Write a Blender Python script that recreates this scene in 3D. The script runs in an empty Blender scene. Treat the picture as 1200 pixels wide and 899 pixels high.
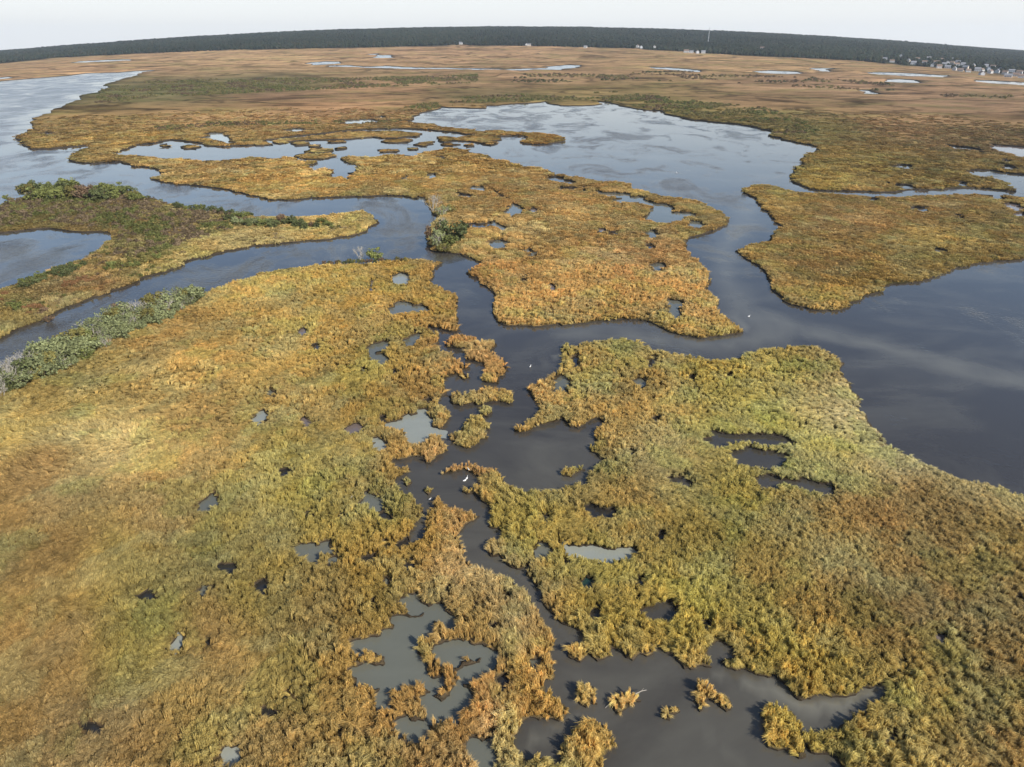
import bpy, bmesh, math, random
import numpy as np
from mathutils import Vector, Matrix
from mathutils.geometry import delaunay_2d_cdt
from mathutils.bvhtree import BVHTree

random.seed(7)
rng = np.random.default_rng(11)
scene = bpy.context.scene
C = scene.collection

# ------------------------------------------------------------------ camera
CAM_H = 80.0                     # drone height above the water, metres
FPX = 800.0                      # focal length in photo pixels (1200 wide)
PITCH = math.atan((449.5 - 47.0) / FPX)   # downward pitch
cam_d = bpy.data.cameras.new('camera')
cam_d.sensor_width = 36.0
cam_d.lens = 24.0
cam_d.clip_start = 1.0
cam_d.clip_end = 40000.0
cam = bpy.data.objects.new('camera', cam_d)
C.objects.link(cam)
cam.location = (0, 0, CAM_H)
cam.rotation_euler = (math.pi / 2 - PITCH, 0, 0)
scene.camera = cam

# ------------------------------------------------------------------ sky and sun
SUN_EL = math.radians(37.0)
SHADOW_AZ = math.radians(48.0)   # shadows fall this far left of straight ahead
world = bpy.data.worlds.new('World')
scene.world = world
world.use_nodes = True
wt = world.node_tree
wt.nodes.clear()
w_out = wt.nodes.new('ShaderNodeOutputWorld')
w_bg = wt.nodes.new('ShaderNodeBackground')
sky = wt.nodes.new('ShaderNodeTexSky')
sky.sky_type = 'NISHITA'
sky.sun_disc = False
sky.sun_elevation = SUN_EL
sky.air_density = 1.0
sky.dust_density = 1.0
sky.ozone_density = 3.5
sky.altitude = 0.0
# direction towards the sun, on the ground: right of and behind the camera
sdx, sdy = math.sin(SHADOW_AZ), -math.cos(SHADOW_AZ)
sky.sun_rotation = math.atan2(sdx, sdy)
w_bg.inputs['Strength'].default_value = 0.125
# thin high cloud and sea haze: whitest near the horizon, thinner overhead
w_tc = wt.nodes.new('ShaderNodeTexCoord')
w_sep = wt.nodes.new('ShaderNodeSeparateXYZ')
wt.links.new(w_tc.outputs['Generated'], w_sep.inputs[0])
w_map = wt.nodes.new('ShaderNodeMapRange')
w_map.interpolation_type = 'SMOOTHSTEP'
for _i, _v in ((1, 0.0), (2, 0.26), (3, 0.92), (4, 0.02)): w_map.inputs[_i].default_value = _v
wt.links.new(w_sep.outputs['Z'], w_map.inputs[0])
w_mix = wt.nodes.new('ShaderNodeMix'); w_mix.data_type = 'RGBA'
wt.links.new(w_map.outputs[0], w_mix.inputs[0])
wt.links.new(sky.outputs['Color'], w_mix.inputs[6])
w_mix.inputs[7].default_value = (5.4, 5.48, 5.5, 1.0)
wt.links.new(w_mix.outputs[2], w_bg.inputs['Color'])
wt.links.new(w_bg.outputs['Background'], w_out.inputs['Surface'])

sun_d = bpy.data.lights.new('sun', 'SUN')
sun_d.energy = 4.7
sun_d.angle = math.radians(0.55)
sun_d.color = (1.0, 0.945, 0.86)
sun = bpy.data.objects.new('sun', sun_d)
C.objects.link(sun)
sun_dir = Vector((sdx * math.cos(SUN_EL), sdy * math.cos(SUN_EL), math.sin(SUN_EL)))
sun.rotation_euler = sun_dir.to_track_quat('Z', 'Y').to_euler()
sun.location = (60, -60, 200)

vs = scene.view_settings
vs.view_transform = 'Standard'
vs.look = 'None'
vs.gamma = 1.0
vs.use_curve_mapping = False
vs.exposure = 0.54

# ------------------------------------------------------------------ maths helpers
SP, CP = math.sin(PITCH), math.cos(PITCH)

def ray_dirs(px, py):
    a = np.asarray(px, float) - 600.0
    v = 449.5 - np.asarray(py, float)
    return a, FPX * CP + v * SP, v * CP - FPX * SP        # x right, y ahead, z up

def horizon_px(x):
    return 32.0 + 29.0 * ((x - 600.0) / 600.0) ** 2

R0, R1 = 900.0, 5500.0
_hx = np.linspace(-100, 1300, 200)
_a, _b, _c = ray_dirs(_hx, horizon_px(_hx))
_hphi = np.arctan2(_a, _b)
_htan = _c / np.hypot(_a, _b)
_hcrest = np.maximum(CAM_H + R1 * _htan - 10.0, -20.0)

def H(x, y):
    """ground height: flat tidal marsh, then a very broad low wooded rise inland"""
    x = np.asarray(x, float); y = np.asarray(y, float)
    r = np.hypot(x, y)
    ph = np.arctan2(x, y)
    t = np.clip((r - R0) / (R1 - R0), 0, 1)
    s = t * t * (3 - 2 * t)
    c = np.interp(ph, _hphi, _hcrest)
    fade = np.clip((1.9 - np.abs(ph)) / 1.0, 0, 1)
    return s * c * fade

def at(px, py, zt=0.0):
    """pixel of the photograph -> point on the ground (world metres)"""
    px = np.atleast_1d(np.asarray(px, float)); py = np.atleast_1d(np.asarray(py, float))
    a, b, c = ray_dirs(px, py)
    hor = np.hypot(a, b)
    ux, uy, uz = a / hor, b / hor, c / hor
    rs = np.geomspace(18.0, 6500.0, 900)
    R = np.broadcast_to(rs, (len(px), len(rs)))
    zr = CAM_H + uz[:, None] * R
    g = H(ux[:, None] * R, uy[:, None] * R) + zt
    below = zr <= g
    idx = np.where(below.any(1), below.argmax(1), len(rs) - 1)
    i0 = np.maximum(idx - 1, 0)
    k = np.arange(len(px))
    d0 = (zr - g)[k, i0]; d1 = (zr - g)[k, idx]
    f = np.clip(d0 / np.where(np.abs(d0 - d1) < 1e-9, 1, d0 - d1), 0, 1)
    r = rs[i0] + (rs[idx] - rs[i0]) * f
    return np.stack([ux * r, uy * r], 1)

def to_px(x, y, z=None):
    x = np.asarray(x, float); y = np.asarray(y, float)
    if z is None: z = H(x, y)
    dz = z - CAM_H
    f = y * CP - dz * SP
    u = y * SP + dz * CP
    f = np.where(f < 1e-3, 1e-3, f)
    return 600.0 + FPX * x / f, 449.5 - FPX * u / f

def hash2(ix, iy, seed):
    n = (ix.astype(np.int64) * 374761393 + iy.astype(np.int64) * 668265263 + seed * 974711) & 0x7fffffff
    n = ((n ^ (n >> 13)) * 1274126177) & 0x7fffffff
    return ((n ^ (n >> 16)) & 0xffff) / 65535.0

def vnoise(x, y, scale, seed=0):
    x = np.asarray(x, float) / scale; y = np.asarray(y, float) / scale
    ix = np.floor(x); iy = np.floor(y)
    fx = x - ix; fy = y - iy
    fx = fx * fx * (3 - 2 * fx); fy = fy * fy * (3 - 2 * fy)
    a = hash2(ix, iy, seed); b = hash2(ix + 1, iy, seed)
    c = hash2(ix, iy + 1, seed); d = hash2(ix + 1, iy + 1, seed)
    return (a * (1 - fx) + b * fx) * (1 - fy) + (c * (1 - fx) + d * fx) * fy

def fbm(x, y, scale, seed=0, octs=3):
    s = 0; amp = 1; tot = 0
    for o in range(octs):
        s = s + amp * vnoise(x, y, scale / 2 ** o, seed + 17 * o); tot += amp; amp *= 0.5
    return s / tot

def srgb(r, g, b):
    def f(c):
        c /= 255.0
        return c / 12.92 if c <= 0.04045 else ((c + 0.055) / 1.055) ** 2.4
    return np.array([f(r), f(g), f(b)])

# ------------------------------------------------------------------ object helpers
def tag(o, label=None, cat=None, group=None, kind=None):
    if label: o['label'] = label
    if cat: o['category'] = cat
    if group: o['group'] = group
    if kind: o['kind'] = kind
    return o

def link(name, me, parent=None, mat=None):
    o = bpy.data.objects.new(name, me)
    C.objects.link(o)
    if parent is not None: o.parent = parent
    if mat is not None and me is not None and len(me.materials) == 0: me.materials.append(mat)
    return o

def mesh_of(name, verts, faces, mat=None, smooth=False):
    me = bpy.data.meshes.new(name)
    me.from_pydata([tuple(map(float, v)) for v in verts], [], [tuple(map(int, f)) for f in faces])
    if mat is not None: me.materials.append(mat)
    if smooth:
        me.polygons.foreach_set('use_smooth', np.ones(len(me.polygons), bool))
    me.update()
    return me

def empty(name, loc, rz=0.0):
    o = bpy.data.objects.new(name, None)
    C.objects.link(o)
    o.location = loc; o.rotation_euler = (0, 0, rz)
    return o

# ------------------------------------------------------------------ materials
def new_mat(name):
    m = bpy.data.materials.new(name)
    m.use_nodes = True
    t = m.node_tree
    t.nodes.clear()
    out = t.nodes.new('ShaderNodeOutputMaterial')
    return m, t, out

def N(t, typ, **kw):
    n = t.nodes.new(typ)
    for k, v in kw.items():
        if k in n.inputs: n.inputs[k].default_value = v
        else: setattr(n, k, v)
    return n

def pos_node(t):
    return N(t, 'ShaderNodeNewGeometry').outputs['Position']

def noise(t, vec, scale, detail=3.0, rough=0.55):
    n = N(t, 'ShaderNodeTexNoise')
    n.inputs['Scale'].default_value = scale
    n.inputs['Detail'].default_value = detail
    n.inputs['Roughness'].default_value = rough
    t.links.new(vec, n.inputs['Vector'])
    return n

def mixc(t, fac, a, b, blend='MIX'):
    n = t.nodes.new('ShaderNodeMix'); n.data_type = 'RGBA'; n.blend_type = blend
    for sock, v in ((n.inputs[0], fac), (n.inputs[6], a), (n.inputs[7], b)):
        if hasattr(v, 'is_output'): t.links.new(v, sock)
        elif isinstance(v, (int, float)): sock.default_value = v
        else: sock.default_value = (*[float(q) for q in v][:3], 1)
    return n.outputs[2]

def ramp(t, fac, stops):
    n = t.nodes.new('ShaderNodeValToRGB')
    e = n.color_ramp.elements
    while len(e) < len(stops): e.new(0.5)
    for el, (p, c) in zip(e, stops):
        el.position = p
        el.color = (c, c, c, 1) if isinstance(c, (int, float)) else (*c, 1)
    t.links.new(fac, n.inputs[0])
    return n.outputs[0]

def mth(t, op, a, b=None):
    n = t.nodes.new('ShaderNodeMath'); n.operation = op
    for s, v in ((n.inputs[0], a), (n.inputs[1], b)):
        if v is None: continue
        if hasattr(v, 'is_output'): t.links.new(v, s)
        else: s.default_value = v
    return n.outputs[0]

def simple_mat(name, col, rough=0.8, var=0.25, scale=3.0, translucent=0.0):
    m, t, out = new_mat(name)
    p = pos_node(t)
    nz = noise(t, p, scale)
    c = mixc(t, nz.outputs['Fac'], [q * (1 - var) for q in col], [min(1, q * (1 + var)) for q in col])
    b = N(t, 'ShaderNodeBsdfPrincipled', Roughness=rough)
    b.inputs['Specular IOR Level'].default_value = 0.2
    t.links.new(c, b.inputs['Base Color'])
    if translucent > 0:
        tr = N(t, 'ShaderNodeBsdfTranslucent'); t.links.new(c, tr.inputs['Color'])
        mx = N(t, 'ShaderNodeMixShader'); mx.inputs[0].default_value = translucent
        t.links.new(b.outputs[0], mx.inputs[1]); t.links.new(tr.outputs[0], mx.inputs[2])
        t.links.new(mx.outputs[0], out.inputs['Surface'])
    else:
        t.links.new(b.outputs[0], out.inputs['Surface'])
    return m

# marsh grass: colour handed to each tuft, varied per tuft
def grass_mat(name, translucent=0.38):
    m, t, out = new_mat(name)
    at_n = N(t, 'ShaderNodeAttribute'); at_n.attribute_type = 'INSTANCER'; at_n.attribute_name = 'tint'
    bl = N(t, 'ShaderNodeAttribute'); bl.attribute_type = 'GEOMETRY'; bl.attribute_name = 'shade'
    k = mth(t, 'MULTIPLY_ADD', bl.outputs['Fac'], 0.7); t.nodes[-1].inputs[2].default_value = 0.65
    c = mixc(t, 1.0, at_n.outputs['Color'], k, 'MULTIPLY')
    d = N(t, 'ShaderNodeBsdfDiffuse'); t.links.new(c, d.inputs['Color'])
    tr = N(t, 'ShaderNodeBsdfTranslucent'); t.links.new(c, tr.inputs['Color'])
    mx = N(t, 'ShaderNodeMixShader'); mx.inputs[0].default_value = translucent
    t.links.new(d.outputs[0], mx.inputs[1]); t.links.new(tr.outputs[0], mx.inputs[2])
    t.links.new(mx.outputs[0], out.inputs['Surface'])
    return m

M_grass = grass_mat('marsh_grass')

# land: vegetation colour from the mesh, broken up at several scales, with fine relief
def ground_mat():
    m, t, out = new_mat('marsh_ground')
    p = pos_node(t)
    tint = N(t, 'ShaderNodeAttribute'); tint.attribute_name = 'tint'
    mp = N(t, 'ShaderNodeMapping'); t.links.new(p, mp.inputs['Vector'])
    mp.inputs['Scale'].default_value = (0.55, 0.8, 1.0)
    big = noise(t, mp.outputs[0], 0.012, 4.0, 0.6)
    mid = noise(t, mp.outputs[0], 0.05, 6.0, 0.72)
    big.inputs['Distortion'].default_value = 1.0; mid.inputs['Distortion'].default_value = 0.6
    fine = noise(t, p, 0.9, 4.0, 0.7)
    c = mixc(t, 1.0, tint.outputs['Color'], ramp(t, big.outputs['Fac'], [(0.30, 0.42), (0.44, 0.80), (0.56, 1.0), (0.7, 1.25)]), 'MULTIPLY')
    c = mixc(t, 1.0, c, ramp(t, mid.outputs['Fac'], [(0.32, 0.40), (0.46, 0.95), (0.68, 1.25)]), 'MULTIPLY')
    c = mixc(t, 1.0, c, ramp(t, fine.outputs['Fac'], [(0.25, 0.6), (0.75, 1.35)]), 'MULTIPLY')
    # far ditches and creeks too thin to tell apart
    dn = noise(t, mp.outputs[0], 0.006, 5.0, 0.55); dn.inputs['Distortion'].default_value = 0.6
    dl = mth(t, 'ABSOLUTE', mth(t, 'SUBTRACT', dn.outputs['Fac'], 0.5))
    c = mixc(t, 1.0, c, ramp(t, dl, [(0.0, 0.42), (0.010, 0.55), (0.022, 1.0)]), 'MULTIPLY')
    gr = noise(t, mp.outputs[0], 0.018, 3.0, 0.6)
    green = mixc(t, 1.0, c, (0.62, 0.86, 0.62), 'MULTIPLY')
    c = mixc(t, ramp(t, gr.outputs['Fac'], [(0.50, 0.0), (0.62, 0.5)]), c, green)
    b = N(t, 'ShaderNodeBsdfDiffuse')
    t.links.new(c, b.inputs['Color'])
    bm = N(t, 'ShaderNodeBump'); bm.inputs['Strength'].default_value = 0.9; bm.inputs['Distance'].default_value = 0.8
    t.links.new(fine.outputs['Fac'], bm.inputs['Height'])
    t.links.new(bm.outputs[0], b.inputs['Normal'])
    t.links.new(b.outputs[0], out.inputs['Surface'])
    return m
M_ground = ground_mat()
M_mud = simple_mat('wet_peat', (0.040, 0.030, 0.020), 0.6, 0.5, 1.5)

def water_mat(name, base, turbid, rough_hi=0.16, ripple=1.0, patchy=True):
    m, t, out = new_mat(name)
    p = pos_node(t)
    b = N(t, 'ShaderNodeBsdfPrincipled')
    b.inputs['IOR'].default_value = 1.38
    att = N(t, 'ShaderNodeAttribute'); att.attribute_name = 'turbid'
    mp = N(t, 'ShaderNodeMapping'); t.links.new(p, mp.inputs['Vector'])
    mp.inputs['Scale'].default_value = (0.6, 1.0, 1.0); mp.inputs['Rotation'].default_value = (0, 0, 0.5)
    mp2 = N(t, 'ShaderNodeMapping'); t.links.new(p, mp2.inputs['Vector']); mp2.inputs['Scale'].default_value = (1.0, 0.62, 1.0)
    n1 = noise(t, mp.outputs[0], 0.035, 6.0, 0.62); n1.inputs['Distortion'].default_value = 1.2
    n2 = noise(t, mp2.outputs[0], 0.030, 8.0, 0.68)
    n2.inputs['Distortion'].default_value = 0.8
    f = mth(t, 'ADD', att.outputs['Fac'], mth(t, 'MULTIPLY', mth(t, 'MULTIPLY', mth(t, 'SUBTRACT', n1.outputs['Fac'], 0.45), 1.25), mth(t, 'SUBTRACT', 1.0, att.outputs['Fac'])))
    f = mth(t, 'MINIMUM', mth(t, 'MAXIMUM', f, 0.0), 1.0)
    c = mixc(t, f, base, turbid)
    t.links.new(c, b.inputs['Base Color'])
    # ruffled and slick patches
    rf = N(t, 'ShaderNodeAttribute'); rf.attribute_name = 'ruffle'
    sl = mth(t, 'ADD', rf.outputs['Fac'], mth(t, 'MULTIPLY', mth(t, 'SUBTRACT', n2.outputs['Fac'], 0.575), 4.2))
    slick = mth(t, 'MINIMUM', mth(t, 'MAXIMUM', sl, 0.0), 1.0)
    if patchy:
        r = mth(t, 'MULTIPLY_ADD', slick, rough_hi * .6); t.nodes[-1].inputs[2].default_value = 0.03
        t.links.new(r, b.inputs['Roughness'])
    else:
        b.inputs['Roughness'].default_value = 0.06
    w = noise(t, p, 0.9, 3.0, 0.6)
    bm = N(t, 'ShaderNodeBump'); bm.inputs['Distance'].default_value = 0.55
    st = mth(t, 'MULTIPLY_ADD', slick, 0.85 * ripple); t.nodes[-1].inputs[2].default_value = 0.02
    if patchy: t.links.new(st, bm.inputs['Strength'])
    else: bm.inputs['Strength'].default_value = 0.02
    t.links.new(w.outputs['Fac'], bm.inputs['Height'])
    t.links.new(bm.outputs[0], b.inputs['Normal'])
    t.links.new(b.outputs[0], out.inputs['Surface'])
    return m
M_water = water_mat('water', (0.034, 0.030, 0.025), (0.135, 0.128, 0.100), 0.24)
M_far = water_mat('far_creek_water', (0.060, 0.062, 0.062), (0.16, 0.155, 0.13), 0.5, 1.0)
M_pond = {
    'dark': water_mat('pond_dark', (0.016, 0.015, 0.014), (0.035, 0.033, 0.027), patchy=False),
    'grey': water_mat('pond_grey', (0.085, 0.087, 0.068), (0.16, 0.163, 0.132), patchy=False),
    'pale': water_mat('pond_pale', (0.19, 0.20, 0.17), (0.30, 0.31, 0.265), patchy=False),
    'brown': water_mat('pond_brown', (0.036, 0.032, 0.026), (0.070, 0.064, 0.050), patchy=False),
    'teal': water_mat('pond_teal', (0.010, 0.030, 0.028), (0.02, 0.05, 0.045), patchy=False),
    'mud': water_mat('pond_mud', (0.12, 0.095, 0.085), (0.22, 0.18, 0.165), patchy=False),
}

# ------------------------------------------------------------------ shorelines, read off the photograph
def q(ox, oy, s, *pts):
    return [(ox + x / s, oy + y / s) for x, y in pts]

WATER_MAIN = [(-700, 135), (-300, 112), (0, 95), (25, 93), (50, 91), (75, 89), (100, 86), (137, 85), (160, 83), (185, 82),
 (162, 86), (147, 91), (127, 97), (122, 104), (95, 115), (77, 122), (60, 132), (40, 144), (35, 151), (27, 156), (24, 165),
 (27, 171), (35, 175), (62, 174), (85, 172), (107, 170), (92, 176), (82, 181), (81, 186), (87, 190), (107, 192), (125, 190),
 (142, 190), (155, 193), (172, 196), (187, 200), (192, 205), (175, 207), (185, 212), (200, 215), (225, 217), (250, 220),
 (275, 225), (300, 230), (317, 234), (337, 235), (362, 232), (400, 231), (435, 230), (475, 230), (490, 234), (500, 239),
 (507, 246), (511, 254), (512, 257), (507, 262), (502, 270), (502, 285), (503, 292), (512, 295), (525, 296), (540, 298),
 (552, 302), (561, 306), (565, 310), (550, 315), (546, 320), (550, 324), (560, 325), (561, 330), (570, 336), (579, 344),
 (580, 352), (577, 360), (579, 372), (582, 377), (590, 381), (600, 382), (615, 382), (632, 383), (647, 381), (655, 380),
 (659, 382), (675, 380), (700, 376), (725, 374), (750, 375), (765, 379), (777, 385), (792, 391), (807, 394), (822, 397),
 (840, 394), (860, 392), (871, 390), (870, 385), (860, 377), (850, 369), (840, 357), (835, 347), (834, 330), (831, 317),
 (820, 305), (807, 295), (804, 286), (805, 281), (817, 276), (832, 271), (847, 266), (854, 260), (850, 252), (840, 245),
 (822, 236), (800, 231), (775, 229), (762, 225), (750, 222), (740, 220), (739, 215), (725, 212), (707, 212), (687, 209),
 (667, 206), (650, 204), (646, 200), (632, 196), (615, 195), (600, 190), (577, 186), (572, 181), (557, 179), (547, 175),
 (530, 173), (512, 173), (505, 165), (507, 153), (537, 156), (562, 159), (587, 160), (600, 159), (615, 159), (619, 161),
 (609, 165), (612, 169), (637, 169), (660, 166), (662, 161), (650, 158), (625, 155), (600, 154), (572, 152), (565, 154),
 (550, 151), (525, 149), (512, 146), (495, 144), (476, 142), (485, 136), (500, 131), (516, 127), (517, 125), (525, 126),
 (550, 127), (569, 127), (570, 124), (580, 124), (600, 122), (617, 121), (640, 119), (645, 122), (657, 124), (682, 124),
 (706, 122), (700, 119), (715, 120), (725, 124), (742, 127), (775, 130), (780, 134), (800, 139), (825, 142), (855, 145),
 (880, 149), (887, 150), (900, 159), (915, 164), (932, 167), (950, 170), (958, 174), (956, 177), (942, 182), (940, 190),
 (932, 197), (925, 205), (927, 211), (937, 217), (950, 222), (972, 224), (1000, 224), (1025, 225), (1050, 225), (1070, 222),
 (1112, 221), (1150, 220), (1175, 224), (1194, 225), (1192, 221), (1182, 215), (1182, 212), (1157, 207), (1145, 205),
 (1135, 202), (1140, 200), (1155, 200), (1175, 203), (1200, 206), (1260, 214), (1500, 230), (1800, 290), (1800, 1300),
 (-1000, 1300), (-1000, 300)]

LAND = {}
LAND['south_west'] = [(-1000, 800), (-300, 580), (-150, 520), (-60, 470), (0, 442), (30, 425), (60, 408), (100, 388), (130, 372), (165, 358), (190, 350),
 (220, 345), (232, 343), (262, 333), (300, 318), (340, 311), (375, 308), (420, 307), (470, 303), (490, 301), (502, 303),
 (510, 306), (519, 307), (509, 314), (508, 325), (505, 331), (513, 333), (525, 339), (535, 343), (537, 350), (535, 358),
 (533, 370), (535, 380), (539, 385), (536, 389), (525, 388), (515, 386), (507, 384), (502, 381), (506, 387), (515, 390), (515, 402),
 (505, 403), (517, 409), (530, 411), (540, 422), (551, 431), (540, 434), (551, 440), (545, 445), (536, 439), (527, 441), (521, 446),
 (522, 454), (524, 461), (516, 466), (512, 470), (520, 476), (524, 481), (524, 495), (519, 501), (520, 508), (516, 512),
 (520, 520), (525, 527), (519, 532), (511, 536), (505, 543), (499, 543), (496, 536), (487, 534), (480, 536), (471, 539),
 (460, 539), (459, 542), (467, 545), (480, 545), (481, 550), (474, 555), (465, 560), (462, 565), (464, 569), (475, 574),
 (482, 577), (487, 586), (495, 591), (496, 599), (494, 606), (490, 611), (485, 615), (486, 621), (480, 626), (475, 631),
 (490, 632), (495, 626), (500, 617), (500, 610), (501, 600), (506, 595), (509, 591), (510, 586), (509, 581), (512, 579),
 (517, 582), (522, 589), (530, 592), (540, 594), (550, 599), (560, 600), (562, 605), (555, 611), (546, 615), (541, 622),
 (535, 629), (539, 634), (542, 641), (542, 649), (550, 654), (552, 660), (562, 662), (572, 667), (580, 671), (592, 672),
 (600, 676), (607, 684), (617, 689), (622, 700), (627, 712), (632, 722), (638, 730), (647, 739), (647, 747), (649, 757),
 (642, 765), (646, 772), (649, 785), (649, 796), (640, 796), (637, 800), (639, 809), (650, 810), (661, 820), (667, 832),
 (662, 841), (655, 845), (647, 842), (632, 844), (621, 840), (615, 844), (610, 852), (606, 860), (602, 870), (607, 879),
 (617, 885), (627, 881), (637, 884), (645, 892), (652, 894), (659, 890), (657, 880), (656, 870), (667, 860), (672, 850),
 (682, 841), (700, 839), (710, 844), (716, 855), (717, 864), (725, 870), (720, 875), (712, 882), (707, 887), (707, 899),
 (705, 960), (690, 1050), (700, 1300), (-1000, 1300)]
LAND['south_east'] = [(659, 402), (672, 402), (687, 399), (705, 396), (720, 394), (735, 395), (755, 402), (772, 409), (792, 412), (812, 416),
 (830, 419), (845, 419), (867, 416), (883, 410), (927, 405), (950, 402), (967, 407), (981, 415), (990, 424), (987, 435),
 (996, 446), (1000, 456), (1008, 470), (1016, 483), (1023, 497), (1040, 515), (1052, 523), (1072, 532), (1096, 543),
 (1123, 556), (1150, 562), (1175, 567), (1200, 577), (1300, 600), (1500, 640), (1800, 760), (1800, 1300), (1000, 1300), (990, 1050), (985, 930),
 (987, 899), (980, 885), (960, 884), (950, 882), (944, 872), (945, 887), (936, 889), (930, 880), (915, 879), (900, 876),
 (896, 860), (897, 845), (891, 835), (892, 829), (905, 821), (920, 825), (935, 834), (937, 844), (942, 851), (960, 856),
 (972, 851), (985, 851), (990, 842), (1000, 837), (1012, 830), (1022, 820), (1035, 811), (1044, 800), (1040, 797),
 (1030, 802), (1020, 807), (1010, 805), (1005, 812), (992, 817), (975, 817), (960, 814), (950, 819), (935, 820), (929, 814),
 (922, 802), (912, 797), (907, 790), (900, 794), (885, 790), (872, 784), (862, 786), (847, 777), (845, 769), (860, 765),
 (859, 757), (842, 751), (830, 757), (829, 765), (832, 775), (834, 782), (820, 780), (802, 784), (794, 775), (790, 767),
 (780, 765), (770, 756), (765, 767), (750, 766), (741, 774), (734, 771), (727, 761), (717, 760), (715, 769), (700, 775),
 (692, 767), (687, 755), (682, 742), (672, 735), (657, 730), (652, 721), (642, 715), (637, 705), (636, 690), (625, 682),
 (616, 672), (620, 662), (610, 667), (597, 664), (590, 657), (585, 651), (575, 652), (571, 645), (570, 635), (575, 629),
 (587, 631), (590, 625), (585, 620), (572, 617), (575, 602), (575, 594), (565, 587), (557, 577), (547, 579), (541, 576),
 (542, 570), (552, 569), (562, 565), (562, 560), (552, 554), (545, 550), (530, 555), (517, 556), (517, 550), (527, 544),
 (542, 541), (555, 541), (565, 546), (580, 546), (587, 555), (592, 564), (607, 571), (617, 575), (632, 574), (647, 575),
 (662, 569), (672, 565), (687, 566), (690, 555), (697, 545), (710, 535), (700, 532), (690, 524), (702, 516), (696, 502),
 (710, 494), (702, 490), (687, 495), (677, 502), (667, 500), (659, 490), (652, 494), (640, 497), (627, 499), (622, 505),
 (610, 507), (602, 502), (612, 495), (625, 486), (631, 480), (629, 470), (622, 461), (617, 452), (630, 446), (645, 436),
 (657, 429), (659, 417)]
LAND['east'] = [(870, 220), (883, 216), (900, 215), (915, 220), (932, 224), (955, 225), (987, 227), (1020, 229), (1045, 230), (1075, 227),
 (1112, 226), (1150, 225), (1175, 226), (1200, 229), (1350, 234), (1600, 260), (1600, 290), (1400, 296), (1200, 304), (1167, 306), (1133, 312), (1107, 320), (1090, 327), (1060, 333),
 (1030, 342), (1010, 352), (997, 360), (977, 364), (953, 363), (933, 358), (917, 352), (907, 342), (902, 330), (897, 320),
 (883, 308), (867, 298), (862, 292), (873, 288), (887, 283), (903, 277), (908, 272), (908, 260), (900, 248), (887, 238), (875, 227)]
LAND['west'] = [(-300, 320), (-80, 264), (0, 240), (15, 234), (30, 228), (50, 224), (100, 224), (150, 226), (172, 231), (190, 236), (210, 241),
 (240, 246), (270, 250), (300, 252), (340, 252), (370, 251), (400, 248), (425, 245), (435, 250), (438, 257), (436, 265), (430, 271),
 (415, 276), (390, 280), (365, 282), (330, 285), (300, 288), (267, 294), (236, 302), (214, 311), (189, 320), (161, 331),
 (133, 340), (111, 348), (86, 358), (64, 368), (42, 379), (17, 388), (0, 398), (-80, 428), (-250, 500), (-400, 520)]
# long low strips in the upper lagoon
STRIPS = {
 'long': [(319, 167), (327, 164), (355, 161), (382, 158), (407, 155), (440, 154), (470, 154), (495, 157), (492, 160), (475, 161),
          (462, 162), (437, 161), (412, 163), (382, 164), (350, 165), (327, 169)],
 'east': [(512, 161), (522, 160), (535, 162), (550, 159), (570, 159), (587, 161), (588, 164), (576, 166), (582, 169), (575, 171),
          (563, 168), (550, 166), (530, 165), (520, 167), (513, 165)],
}
LAGOON = [(136, 179), (150, 174), (160, 170), (185, 167), (200, 164), (212, 165), (232, 167), (240, 171), (262, 172), (300, 170),
 (312, 164), (325, 163), (350, 159), (382, 156), (407, 153), (440, 151), (475, 151), (507, 152.5), (516, 155), (516, 175), (512, 174), (500, 176),
 (485, 181), (460, 179), (440, 182), (420, 182), (405, 181), (400, 185), (407, 190), (420, 194), (420, 199), (407, 200),
 (412, 204), (414, 210), (407, 208), (400, 205), (382, 206), (389, 202), (390, 197), (380, 195), (367, 199), (359, 194),
 (372, 191), (370, 186), (355, 187), (346, 182), (332, 183), (320, 184), (300, 182), (275, 185), (250, 187), (232, 187), (217, 184),
 (195, 184), (175, 182), (160, 180), (136, 181)]
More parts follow.
